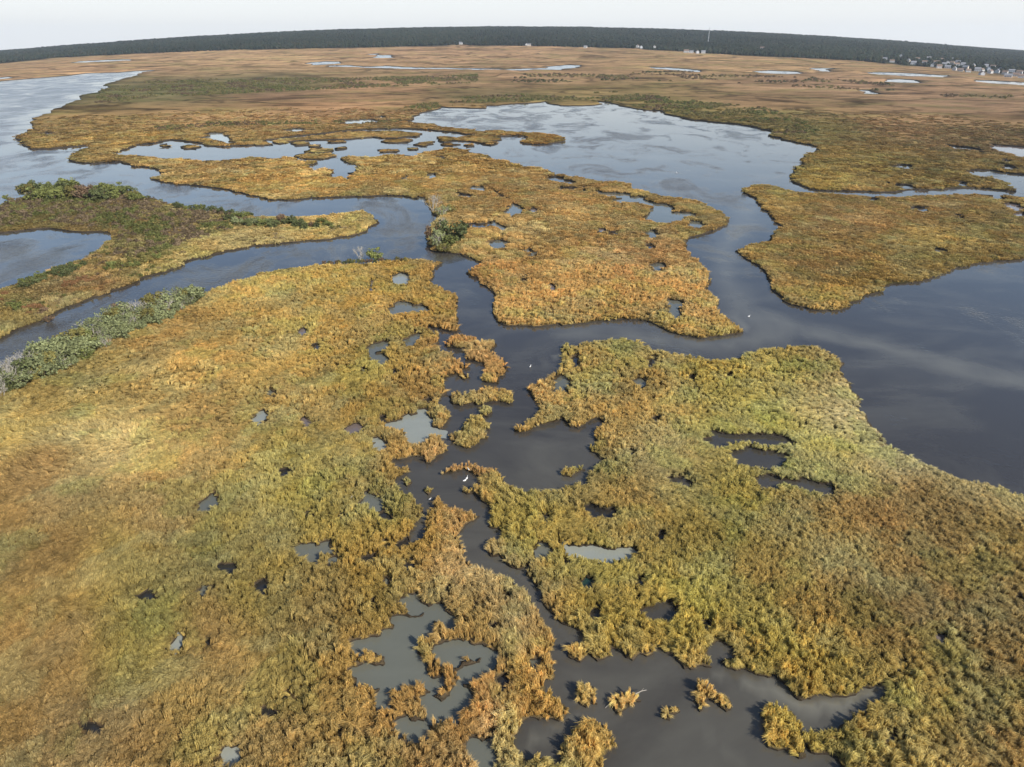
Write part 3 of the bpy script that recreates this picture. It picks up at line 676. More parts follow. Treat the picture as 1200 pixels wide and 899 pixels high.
# ------------------------------------------------------------------ vegetation colour, by place
COLS = [  # pixel of the photograph, colour of the plants there (0-255), height of the growth
 (60, 85, 196, 142, 92, .5), (300, 70, 200, 148, 95, .5), (500, 62, 190, 138, 92, .5), (600, 92, 176, 128, 84, .5), (450, 105, 178, 126, 80, .5), (850, 75, 184, 136, 84, .5),
 (1000, 100, 172, 124, 86, .5), (1150, 125, 162, 118, 84, .5), (900, 120, 160, 118, 76, .6), (200, 108, 124, 112, 64, .8), (300, 102, 122, 108, 66, .8),
 (80, 150, 170, 128, 68, .7), (250, 138, 188, 138, 82, .6), (400, 125, 176, 124, 78, .6), (330, 112, 150, 108, 74, .7), (560, 110, 130, 104, 62, .8), (700, 112, 150, 118, 62, .7),
 (800, 128, 140, 116, 56, .8), (950, 150, 134, 112, 58, .8), (1050, 150, 164, 118, 76, .6), (1150, 160, 138, 104, 66, .7), (1000, 195, 160, 124, 54, .8), (1100, 205, 150, 116, 56, .8), (940, 208, 166, 132, 52, .8),
 (150, 165, 180, 138, 66, .8), (230, 205, 178, 134, 70, .8), (330, 212, 196, 148, 70, .9), (450, 205, 190, 142, 66, .9), (560, 160, 168, 122, 56, .8), (640, 162, 164, 116, 42, .8),
 (560, 200, 172, 128, 60, .9), (620, 230, 182, 136, 74, 1.), (680, 260, 186, 142, 76, 1.), (600, 285, 178, 134, 70, 1.), (560, 320, 176, 132, 72, 1.), (650, 340, 190, 148, 82, 1.), (750, 300, 186, 138, 80, 1.),
 (800, 350, 186, 144, 78, 1.), (830, 255, 176, 134, 70, .9), (700, 360, 190, 148, 80, 1.),
 (900, 235, 176, 136, 64, .8), (1000, 260, 176, 132, 76, .7), (1080, 240, 176, 134, 76, .7), (1080, 285, 184, 148, 70, .8), (950, 310, 176, 132, 70, .8), (1000, 340, 182, 144, 66, .9), (1150, 260, 160, 124, 62, .8), (1160, 295, 172, 134, 64, .8), (900, 300, 178, 138, 66, .8),
 (80, 235, 104, 86, 52, .8), (30, 250, 112, 100, 54, .8), (140, 260, 116, 92, 58, .8), (200, 255, 150, 128, 76, .8), (250, 275, 176, 152, 100, .6), (320, 272, 172, 146, 92, .7), (410, 265, 188, 160, 96, .7), (170, 305, 128, 112, 60, .9), (60, 345, 140, 112, 66, .9), (20, 375, 138, 116, 62, .9), (200, 312, 176, 146, 88, .9), (110, 335, 150, 106, 64, .9),
 (300, 350, 186, 148, 70, .8), (420, 330, 180, 142, 58, .9), (480, 345, 176, 136, 58, 1.), (250, 420, 188, 148, 72, .7), (120, 430, 184, 150, 78, .6), (180, 400, 180, 140, 72, .6), (30, 500, 186, 152, 74, .6),
 (145, 530, 206, 174, 112, .5), (90, 480, 186, 152, 78, .55), (60, 560, 160, 122, 68, .6), (60, 650, 150, 116, 62, .65), (220, 500, 186, 148, 80, .6), (200, 600, 166, 128, 66, .7), (350, 450, 180, 142, 66, .8),
 (420, 470, 164, 128, 56, .9), (350, 560, 162, 138, 56, .9), (430, 440, 172, 140, 58, .9), (280, 650, 156, 130, 58, .8), (400, 620, 158, 130, 54, 1.), (150, 690, 160, 136, 60, .7), (50, 760, 156, 118, 60, .7), (100, 850, 160, 120, 66, .75), (250, 750, 160, 124, 66, .9), (170, 730, 160, 138, 62, .8), (330, 850, 150, 116, 58, 1.), (300, 700, 150, 126, 56, .9), (400, 760, 150, 116, 52, 1.1), (430, 700, 146, 118, 50, 1.1),
 (560, 670, 184, 146, 94, 1.), (540, 600, 176, 136, 80, 1.1), (480, 600, 150, 122, 48, 1.1), (600, 720, 164, 128, 76, 1.15), (560, 740, 160, 124, 62, 1.15), (540, 830, 158, 116, 56, 1.15), (590, 880, 180, 146, 100, 1.), (690, 870, 170, 136, 66, 1.2), (640, 825, 160, 122, 52, 1.2), (500, 780, 164, 120, 56, 1.1), (480, 890, 156, 116, 56, 1.1),
 (480, 490, 166, 124, 58, 1.), (560, 420, 176, 130, 72, 1.1), (560, 465, 176, 138, 72, 1.1), (550, 510, 172, 130, 66, 1.1), (545, 545, 184, 138, 84, 1.1), (680, 805, 180, 146, 84, 1.1), (830, 810, 184, 150, 84, 1.1), (730, 820, 186, 152, 90, 1.1),
 (690, 420, 178, 142, 74, 1.), (720, 415, 176, 152, 76, .9), (640, 490, 176, 140, 66, 1.), (620, 450, 186, 148, 88, 1.), (740, 460, 168, 132, 66, 1.), (850, 450, 172, 146, 62, 1.), (930, 430, 174, 150, 66, 1.), (960, 410, 176, 142, 78, .9),
 (990, 470, 178, 158, 104, .8), (1020, 510, 190, 168, 126, .7), (1060, 535, 190, 166, 120, .7), (1120, 560, 176, 152, 96, .8), (900, 500, 172, 152, 62, 1.), (980, 530, 170, 150, 64, 1.), (1080, 580, 156, 120, 62, .9), (1040, 600, 160, 122, 62, .9), (1130, 610, 156, 120, 62, .9),
 (998, 462, 204, 182, 140, .5), (1010, 484, 204, 182, 142, .5), (1028, 508, 204, 182, 142, .5), (1052, 527, 202, 180, 140, .5), (1088, 544, 200, 176, 134, .5), (1130, 562, 196, 170, 124, .6), (1170, 572, 190, 162, 112, .7),
 (760, 540, 178, 152, 100, .9), (740, 560, 170, 138, 72, 1.), (640, 600, 164, 138, 60, 1.1), (600, 600, 160, 132, 54, 1.1), (720, 620, 166, 132, 56, 1.1), (800, 620, 160, 134, 60, 1.), (700, 680, 160, 134, 54, 1.1), (860, 600, 164, 142, 60, 1.), (1000, 650, 160, 130, 70, 1.), (900, 680, 160, 130, 64, 1.), (1100, 680, 152, 118, 66, 1.), (1050, 720, 148, 116, 66, 1.), (1170, 640, 150, 124, 62, 1.),
 (800, 720, 166, 142, 54, 1.15), (720, 740, 170, 142, 54, 1.15), (900, 760, 166, 138, 58, 1.15), (950, 790, 160, 134, 52, 1.15), (1100, 800, 160, 134, 66, 1.), (1060, 830, 166, 138, 66, 1.1), (920, 850, 176, 144, 60, 1.2), (1050, 880, 170, 142, 66, 1.1), (1150, 860, 158, 128, 74, 1.), (1180, 760, 158, 124, 66, 1.), (1000, 870, 166, 134, 60, 1.15),
]
_cp = np.array([(c[0], c[1] if c[1] > 0 else 0) for c in COLS], float)
COLS = [(c[0], c[1], c[2] * 1.06, c[3] * 1.05, c[4] * 1.05, c[5]) if c[0] > 900 and c[1] > 590 else (c[0], c[1], c[2] * 1.02, c[3] * 1.025, c[4] * 1.06, c[5]) if c[0] < 420 and c[1] > 330 else c for c in COLS]
_cc = np.array([srgb(*c[2:5]) for c in COLS])
_ch = np.array([c[5] for c in COLS])
_cw = at(_cp[:, 0], _cp[:, 1])
def logpolar(XY):
    return np.stack([np.arctan2(XY[:, 0], XY[:, 1]) * 1.6, np.log(np.maximum(np.hypot(XY[:, 0], XY[:, 1]), 8))], 1)
_cl = logpolar(_cw)
ALB = 0.98
def veg(XY):
    XY = np.asarray(XY, float)
    L = logpolar(XY)
    L = L + 0.10 * (np.stack([fbm(L[:, 0], L[:, 1], 0.12, 5), fbm(L[:, 0], L[:, 1], 0.12, 9)], 1) - 0.5)
    col = np.zeros((len(XY), 3)); hh = np.zeros(len(XY))
    for s in range(0, len(XY), 20000):
        d2 = ((L[s:s + 20000, None, :] - _cl[None]) ** 2).sum(2)
        w = 1.0 / (d2 + 0.0035) ** 1.8
        w /= w.sum(1, keepdims=True)
        col[s:s + 20000] = w @ _cc
        hh[s:s + 20000] = w @ _ch
    g = col @ np.array([.35, .5, .15])
    col = col * .80 + g[:, None] * .20 * np.array([1.0, .98, .92])
    return col * ALB, hh

vcol, vh = veg(V2)
soil = srgb(104, 82, 50)
rV = np.hypot(V2[:, 0], V2[:, 1])
mixs = np.clip((rV - 150) / 300, 0.6, 1)[:, None]
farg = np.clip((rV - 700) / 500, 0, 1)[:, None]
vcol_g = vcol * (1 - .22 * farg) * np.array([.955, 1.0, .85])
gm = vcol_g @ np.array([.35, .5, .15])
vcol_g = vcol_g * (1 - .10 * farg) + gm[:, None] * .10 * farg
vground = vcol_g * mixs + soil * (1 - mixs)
_e0 = np.concatenate([F[:, [0, 1]], F[:, [1, 2]], F[:, [2, 0]]]); _w0 = np.concatenate([wat, wat, wat])
_cl_ = np.zeros(len(V2), bool); _cw_ = np.zeros(len(V2), bool)
_cw_[np.unique(_e0[_w0])] = True; _cl_[np.unique(_e0[~_w0])] = True
vground[_cl_ & _cw_ & (rV < 900)] = (0.075, 0.056, 0.034)          # wet peat at the water's edge
HV = H(V2[:, 0], V2[:, 1])

# forest floor inland is dark litter
EDGE_X = [-100, 0, 67, 167, 267, 367, 467, 533, 600, 667, 733, 800, 867, 933, 1000, 1050, 1100, 1150, 1200, 1300]
EDGE_Y = [80, 75, 68, 63, 59, 57, 55.5, 53.5, 54, 55, 57, 61, 65, 68, 71, 76, 80, 85, 89, 98]
pxv, pyv = to_px(V2[:, 0], V2[:, 1], HV)
forest_v = (rV > 1200) & (pyv < np.interp(pxv, EDGE_X, EDGE_Y)) & (V2[:, 1] > 0)
vground[forest_v] = (0.035, 0.035, 0.02)

BANK = 0.24
def land_top(XY, hv):
    n = fbm(XY[:, 0], XY[:, 1], 6.0, 3)
    r = np.hypot(XY[:, 0], XY[:, 1])
    return hv + BANK + 0.25 * (n - 0.3) + np.clip((r - 200) / 500, 0, 1) * 0.5

ZT = land_top(V2, HV)
def land_mesh(name, sel):
    """land top plus the bank down to below the water"""
    f = F[sel]
    used, inv = np.unique(f, return_inverse=True)
    f2 = inv.reshape(f.shape)
    top = np.column_stack([V2[used], ZT[used]])
    e = np.concatenate([f2[:, [0, 1]], f2[:, [1, 2]], f2[:, [2, 0]]])
    key = np.sort(e, 1)
    _, first, cnt = np.unique(key, axis=0, return_index=True, return_counts=True)
    bnd = e[first[cnt == 1]]
    bv = np.unique(bnd)
    low = {}
    cx = V2[used]
    base = len(top)
    lowv = []
    for i, b in enumerate(bv):
        low[b] = base + i
        lowv.append((cx[b, 0], cx[b, 1], HV[used][b] - 0.6))
    allv = np.vstack([top, np.array(lowv)]) if lowv else top
    faces = [tuple(t) for t in f2]
    nt = len(faces)
    for a, b in bnd: faces.append((b, a, low[a], low[b]))
    me = mesh_of(name, allv, faces, None)
    me.materials.append(M_ground); me.materials.append(M_mud)
    mi = np.zeros(len(faces), np.int32); mi[nt:] = 1
    me.polygons.foreach_set('material_index', mi)
    sm = np.zeros(len(faces), bool); sm[:nt] = True
    me.polygons.foreach_set('use_smooth', sm)
    colr = np.ones((len(allv), 4), np.float32)
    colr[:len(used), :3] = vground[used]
    colr[len(used):, :3] = (0.03, 0.025, 0.016)
    a = me.attributes.new('tint', 'FLOAT_COLOR', 'POINT')
    a.data.foreach_set('color', colr.ravel())
    return me

def structure(name, me, label=None):
    o = link(name, me)
    o['kind'] = 'structure'
    if label: o['label'] = label
    return o

LAND_NAMES = {
 'south_west': 'broad tan marsh filling the lower left below the river',
 'south_east': 'golden green reed marsh filling the lower right',
 'east': 'smooth golden marsh island at the right between two bays',
 'west': 'brown scrubby peninsula with a blue pond at the left',
 'strip_long': 'long thin grass strip lying in the upper lagoon',
 'strip_east': 'ragged grass strip at the open end of the lagoon',
}
islet_roots = {}
structure('ground', land_mesh('ground', owner == -1), 'brown and gold tidal marsh running back to the forest')
for k, (kind, name, P) in enumerate(PAINT):
    if kind != 'L': continue
    sel = owner == k
    if not sel.any(): continue
    if name.startswith('islet_'):
        i = int(name.split('_')[1])
        c = P.mean(0)
        root = empty('islet', (float(c[0]), float(c[1]), 0.0))
        tag(root, ISLETS[i][0], 'islet', 'reed islets in the creek')
        o = link('mud_bank', land_mesh('mud_bank', sel), root)
        o.matrix_parent_inverse = Matrix.Translation((-c[0], -c[1], 0))
        islet_roots[k] = root
    elif name.startswith('lagoon_islet'):
        o = link('mud_islet', land_mesh('mud_islet', sel))
        tag(o, LAGOON_LABELS[int(name.split('_')[2])], 'islet', 'low islets in the upper lagoon')
    else:
        structure('marsh', land_mesh('marsh', sel), LAND_NAMES[name])

# ------------------------------------------------------------------ water surfaces
PLUMES = [([(905, 372), (925, 382), (960, 392), (1000, 398), (1050, 411), (1100, 424), (1150, 437), (1200, 448), (1300, 470)], 19.0, 0.60),
          ([(660, 390), (720, 388), (780, 400), (840, 407), (900, 395), (930, 388)], 14, 0.45),
          ([(880, 235), (870, 260), (850, 290), (850, 330), (870, 360), (900, 385)], 16, 0.42),
          ([(855, 370), (870, 382), (880, 388)], 4, 0.7),
          ([(900, 800), (940, 830), (985, 825), (1030, 808)], 8, 0.95),
          ([(820, 790), (870, 800), (920, 815)], 6, 0.75),
          ([(640, 860), (680, 835)], 7, 0.5), ([(620, 870), (640, 855)], 8, 0.6),
          ([(640, 425), (652, 418)], 4, 0.55), ([(1040, 545), (1110, 580), (1190, 600)], 10, 0.35),
          ([(820, 850), (850, 880), (870, 899)], 10, 0.35)]
def px_dist(XY, line):
    L = at([p[0] for p in line], [p[1] for p in line])
    best = np.full(len(XY), 1e9)
    for a, b in zip(L[:-1], L[1:]):
        d = b - a
        t = np.clip(((XY - a) @ d) / max(d @ d, 1e-9), 0, 1)
        best = np.minimum(best, np.hypot(*(XY - a - t[:, None] * d).T))
    return best
turb = np.zeros(len(V2))
for line, wpx, s in PLUMES:
    mid = at([line[len(line) // 2][0]], [line[len(line) // 2][1]])[0]
    wm = wpx * np.hypot(np.hypot(*mid), CAM_H) / 800.0
    turb = np.maximum(turb, s * np.exp(-(px_dist(V2, line) / wm) ** 2))
nearf = np.clip((150 - rV) / 60, 0, 1)
turb = np.maximum(turb, 0.22 * nearf)

# how wind-ruffled the surface is, by place: open water ruffled, sheltered water and the lee of shores slick
RUFFLE = [(50, 115, 1.0), (100, 89, .9), (20, 150, .9), (0, 200, .7), (60, 205, .45), (140, 205, .35), (250, 235, .5), (350, 245, .6), (450, 265, .6), (400, 295, .55), (200, 330, .6), (60, 390, .6), (40, 295, .75),
 (200, 175, .0), (280, 178, .0), (400, 170, .0), (470, 168, .0), (560, 170, .25), (560, 140, .55), (620, 150, .6), (640, 128, .45), (700, 165, .55), (720, 140, .2), (800, 150, .3), (850, 165, .35), (900, 185, .25), (750, 200, .45), (850, 215, .4), (840, 280, .5), (700, 392, .1),
 (560, 340, .2), (900, 380, .15), (1000, 390, .12), (1150, 360, .3), (1100, 480, .0), (1000, 430, .0), (560, 500, -.1), (650, 520, -.1), (800, 850, -.3), (600, 720, -.3), (1020, 226, .2)]
_rl = logpolar(at([q_[0] for q_ in RUFFLE], [q_[1] for q_ in RUFFLE])); _rv = np.array([q_[2] for q_ in RUFFLE])
_L = logpolar(V2)
_d2 = ((_L[:, None, :] - _rl[None]) ** 2).sum(2)
_wt = 1 / (_d2 + .004) ** 2
ruf = (_wt / _wt.sum(1, keepdims=True)) @ _rv
_bd = V2[_cl_ & _cw_]
from mathutils.kdtree import KDTree
_kb = KDTree(len(_bd))
for _i, _p in enumerate(_bd): _kb.insert((_p[0], _p[1], 0), _i)
_kb.balance()
_wv = np.unique(F[wat])
lee = np.ones(len(V2))
for _i in _wv: lee[_i] = _kb.find((V2[_i, 0], V2[_i, 1], 0))[2]
lee = np.clip(lee / np.maximum(2.0, .022 * rV), 0, 1)
ruf = ruf * (.25 + .75 * lee)

def water_mesh(name, sel, mat):
    f = F[sel]
    used, inv = np.unique(f, return_inverse=True)
    me = mesh_of(name, np.column_stack([V2[used], HV[used]]), inv.reshape(f.shape), mat, True)
    a = me.attributes.new('turbid', 'FLOAT', 'POINT')
    a.data.foreach_set('value', turb[used].astype(np.float32))
    a = me.attributes.new('ruffle', 'FLOAT', 'POINT')
    a.data.foreach_set('value', ruf[used].astype(np.float32))
    return me
main_ids = [k for k, p in enumerate(PAINT) if p[0] == 'W' and p[1] in ('main',)]
structure('water', water_mesh('water', np.isin(owner, main_ids), M_water), 'grey river, creeks and bays between the marshes')
for k, (kind, name, P) in enumerate(PAINT):
    if kind != 'W' or name == 'main': continue
    sel = owner == k
    if not sel.any(): continue
    if name == 'west_pond':
        structure('pond', water_mesh('pond', sel, M_water), 'blue pond inside the scrubby left peninsula')
    else:
        look = PONDS[int(name.split('_')[1])][0]
        structure('pond', water_mesh('pond', sel, M_pond[look] if np.hypot(*P.mean(0)) < 900 else M_far))

# ------------------------------------------------------------------ grass
def blades_mesh(name, n, spread, hgt, sweep, width, seed):
    """a lock of lodged grass: blades rise from a tight base and fall over together"""
    r = np.random.default_rng(seed)
    vs_, fs, sh = [], [], []
    for _ in range(n):
        a = r.uniform(0, 2 * math.pi); d = spread * math.sqrt(r.uniform())
        bx, by = d * math.cos(a), d * math.sin(a)
        h = hgt * r.uniform(0.65, 1.1)
        ox = sweep * r.uniform(.5, 1.3) + 0.28 * bx / spread + r.normal(0, .10)
        oy = r.normal(0, .13) + 0.24 * by / spread
        wa = r.uniform(0, math.pi); w = width * r.uniform(0.6, 1.4)
        wx, wy = math.cos(wa) * w / 2, math.sin(wa) * w / 2
        o = len(vs_)
        z1 = h * r.uniform(.72, .86); z2 = h * r.uniform(.55, .95)
        p1 = (bx + ox * 0.42, by + oy * 0.42, z1); p2 = (bx + ox, by + oy, z2)
        vs_ += [(bx - wx * .8, by - wy * .8, -.15), (bx + wx * .8, by + wy * .8, -.15),
                (p1[0] - wx, p1[1] - wy, p1[2]), (p1[0] + wx, p1[1] + wy, p1[2]), p2]
        fs += [(o, o + 1, o + 3, o + 2), (o + 2, o + 3, o + 4)]
        sh += [r.uniform(0, 1)] * 5
    me = mesh_of(name, vs_, fs, M_grass)
    a = me.attributes.new('shade', 'FLOAT', 'POINT')
    a.data.foreach_set('value', np.array(sh, np.float32))
    return me

def patch_mesh(name, n_tuft, size, seed):
    """a few square metres of sward seen from afar: many small leaning tufts"""
    r = np.random.default_rng(seed)
    vs_, fs, sh = [], [], []
    for _ in range(n_tuft):
        bx, by = r.uniform(-size / 2, size / 2, 2)
        h0 = r.uniform(0.8, 1.35); s0 = r.uniform(0, 1)
        for _ in range(7):
            ang = r.normal(0, 1.0); ox, oy = 0.55 * math.cos(ang), 0.55 * math.sin(ang)
            ox += r.normal(0, .3); oy += r.normal(0, .3)
            x, y = bx + r.normal(0, .2), by + r.normal(0, .2)
            wa = r.uniform(0, math.pi); w = 0.17 * r.uniform(.7, 1.4); wx, wy = math.cos(wa) * w, math.sin(wa) * w
            h = h0 * r.uniform(.75, 1.1); o = len(vs_)
            vs_ += [(x - wx * .7, y - wy * .7, -.15), (x + wx * .7, y + wy * .7, -.15), (x + ox * .35 * h + wx, y + oy * .35 * h + wy, h * .66),
                    (x + ox * .35 * h - wx, y + oy * .35 * h - wy, h * .66), (x + ox * h, y + oy * h, h * .9)]
            fs += [(o, o + 1, o + 2, o + 3), (o + 3, o + 2, o + 4)]
            sh += [float(np.clip(s0 * .7 + r.uniform(0, .3), 0, 1))] * 5
    me = mesh_of(name, vs_, fs, M_grass)
    a = me.attributes.new('shade', 'FLOAT', 'POINT')
    a.data.foreach_set('value', np.array(sh, np.float32))
    return me

def proto_collection(name, meshes):
    col = bpy.data.collections.new(name)
    for i, me in enumerate(meshes):
        o = bpy.data.objects.new(me.name, me)
        col.objects.link(o)
    return col

COL_TUFT = proto_collection('tuft_kinds', [blades_mesh('tuft_a%d' % i, 60, 0.25, 1.5 if i < 6 else 1.25, (0.36 + 0.17 * (i % 4)) if i < 6 else 1.15, 0.07, 100 + i) for i in range(8)])
COL_PATCH = proto_collection('patch_kinds', [patch_mesh('patch_a%d' % i, 14, 2.3, 200 + i) for i in range(6)])

def scatter_group(col):
    ng = bpy.data.node_groups.new('scatter_' + col.name, 'GeometryNodeTree')
    ng.interface.new_socket('Geometry', in_out='INPUT', socket_type='NodeSocketGeometry')
    ng.interface.new_socket('Geometry', in_out='OUTPUT', socket_type='NodeSocketGeometry')
    gi = ng.nodes.new('NodeGroupInput'); go = ng.nodes.new('NodeGroupOutput')
    ci = ng.nodes.new('GeometryNodeCollectionInfo')
    ci.inputs['Collection'].default_value = col
    ci.inputs['Separate Children'].default_value = True
    ci.inputs['Reset Children'].default_value = True
    ip = ng.nodes.new('GeometryNodeInstanceOnPoints')
    ip.inputs['Pick Instance'].default_value = True
    def named(n, typ):
        a = ng.nodes.new('GeometryNodeInputNamedAttribute'); a.data_type = typ
        a.inputs['Name'].default_value = n
        return a.outputs['Attribute']
    rot = ng.nodes.new('FunctionNodeEulerToRotation')
    ng.links.new(named('rot', 'FLOAT_VECTOR'), rot.inputs[0])
    ng.links.new(gi.outputs[0], ip.inputs['Points'])
    ng.links.new(ci.outputs[0], ip.inputs['Instance'])
    ng.links.new(named('kind_index', 'INT'), ip.inputs['Instance Index'])
    ng.links.new(rot.outputs[0], ip.inputs['Rotation'])
    ng.links.new(named('size', 'FLOAT_VECTOR'), ip.inputs['Scale'])
    ng.links.new(ip.outputs[0], go.inputs[0])
    return ng
NG = {}
def scatter(name, pts, rot, size, tint, kinds, col, parent=None):
    me = bpy.data.meshes.new(name)
    me.vertices.add(len(pts))
    me.vertices.foreach_set('co', np.asarray(pts, np.float32).ravel())
    def attr(n, typ, key, arr):
        a = me.attributes.new(n, typ, 'POINT'); a.data.foreach_set(key, np.ascontiguousarray(arr).ravel())
    attr('rot', 'FLOAT_VECTOR', 'vector', np.asarray(rot, np.float32))
    attr('size', 'FLOAT_VECTOR', 'vector', np.asarray(size, np.float32))
    attr('kind_index', 'INT', 'value', np.asarray(kinds, np.int32))
    t4 = np.ones((len(pts), 4), np.float32); t4[:, :3] = tint
    attr('tint', 'FLOAT_COLOR', 'color', t4)
    me.update()
    o = link(name, me, parent)
    if col.name not in NG: NG[col.name] = scatter_group(col)
    md = o.modifiers.new('scatter', 'NODES'); md.node_group = NG[col.name]
    o['kind'] = 'stuff'
    return o

# which land lies under a point
tri3 = [Vector((float(v[0]), float(v[1]), 0.0)) for v in V2]
bvh = BVHTree.FromPolygons(tri3, [tuple(map(int, f)) for f in F], all_triangles=True)
def owner_at(XY):
    res = np.full(len(XY), -2)
    down = Vector((0, 0, -1))
    for i in range(len(XY)):
        h_ = bvh.ray_cast(Vector((XY[i, 0], XY[i, 1], 1.0)), down)
        if h_[2] is not None: res[i] = owner[h_[2]]
    return res

from mathutils.kdtree import KDTree
# shore points, to keep tufts from roofing over the water
_e = np.concatenate([F[:, [0, 1]], F[:, [1, 2]], F[:, [2, 0]]]); _w = np.concatenate([wat, wat, wat])
_key = np.sort(_e, 1); _ord = np.lexsort((_key[:, 1], _key[:, 0])); _key = _key[_ord]; _w = _w[_ord]
_same = (_key[1:] == _key[:-1]).all(1) & (_w[1:] != _w[:-1])
_sh = _key[1:][_same]
_pa, _pb = V2[_sh[:, 0]], V2[_sh[:, 1]]
shore_pts = np.vstack([_pa, (_pa + _pb) / 2, _pa * .75 + _pb * .25, _pa * .25 + _pb * .75])
_rs = np.hypot(shore_pts[:, 0], shore_pts[:, 1]); shore_pts = shore_pts[_rs < 1100]
kd = KDTree(len(shore_pts))
for _i, _p in enumerate(shore_pts): kd.insert((_p[0], _p[1], 0), _i)
kd.balance()
def shore_dist(XY): return np.array([kd.find((p[0], p[1], 0))[2] for p in XY])

def clump_field(XY, spacing, seed):
    """grass grows in clumps: distance and direction to the nearest clump heart, and that clump's own number"""
    ix = np.floor(XY[:, 0] / spacing); iy = np.floor(XY[:, 1] / spacing)
    best = np.full(len(XY), 1e9); bx = np.zeros(len(XY)); by = np.zeros(len(XY)); idn = np.zeros(len(XY))
    for dx in (-1, 0, 1):
        for dy in (-1, 0, 1):
            cx = (ix + dx + .15 + .7 * hash2(ix + dx, iy + dy, seed)) * spacing
            cy = (iy + dy + .15 + .7 * hash2(ix + dx, iy + dy, seed + 5)) * spacing
            d = np.hypot(XY[:, 0] - cx, XY[:, 1] - cy)
            n = d < best
            best[n] = d[n]; bx[n] = (XY[:, 0] - cx)[n]; by[n] = (XY[:, 1] - cy)[n]; idn[n] = hash2(ix + dx, iy + dy, seed + 9)[n]
    return best / spacing, np.arctan2(by, bx), idn

# (from, to, spacing, kinds, size, clump size, clear of the shore)
bands = [(24, 150, 0.52, COL_TUFT, 0.84, 1.5, 0.14), (150, 265, 0.86, COL_TUFT, 1.1, 2.0, 0.3), (265, 470, 1.85, COL_PATCH, 1.0, 3.2, 0.9), (470, 1000, 4.2, COL_PATCH, 2.2, 7.0, 1.8)]
GR = {}
for bi, (ra, rb, cell, col, sc, clump, clear) in enumerate(bands):
    nx = int(2 * rb / cell)
    gx, gy = np.meshgrid(np.arange(-nx // 2, nx // 2) * cell, np.arange(0, rb, cell))
    XY = np.stack([gx.ravel(), gy.ravel()], 1) + rng.uniform(-0.5, 0.5, (gx.size, 2)) * cell
    r = np.hypot(XY[:, 0], XY[:, 1])
    XY = XY[(r >= ra) & (r < rb)]
    px, py = to_px(XY[:, 0], XY[:, 1], 0.0 * XY[:, 0])
    XY = XY[(px > -90) & (px < 1290) & (py < 1000)]
    r = np.hypot(XY[:, 0], XY[:, 1])
    XY = XY[rng.uniform(0, 1, len(XY)) > np.clip((r - 620) / 400, 0, 1) + .5 * (fbm(XY[:, 0], XY[:, 1], 60, 15) - .5) * (r > 600)]
    ow = owner_at(XY)
    ok = (ow >= -1) & ~is_water[np.maximum(ow, -1) + 1]
    XY = XY[ok]; ow = ow[ok]
    sd = shore_dist(XY)
    ok = sd > np.where(np.isin(ow, list(islet_roots)), min(clear, .06), clear)
    XY = XY[ok]; ow = ow[ok]; sd = sd[ok]
    for body in np.unique(ow):
        m_ = ow == body
        GR.setdefault((int(body), col.name), []).append((XY[m_], cell, sc, clump, sd[m_]))

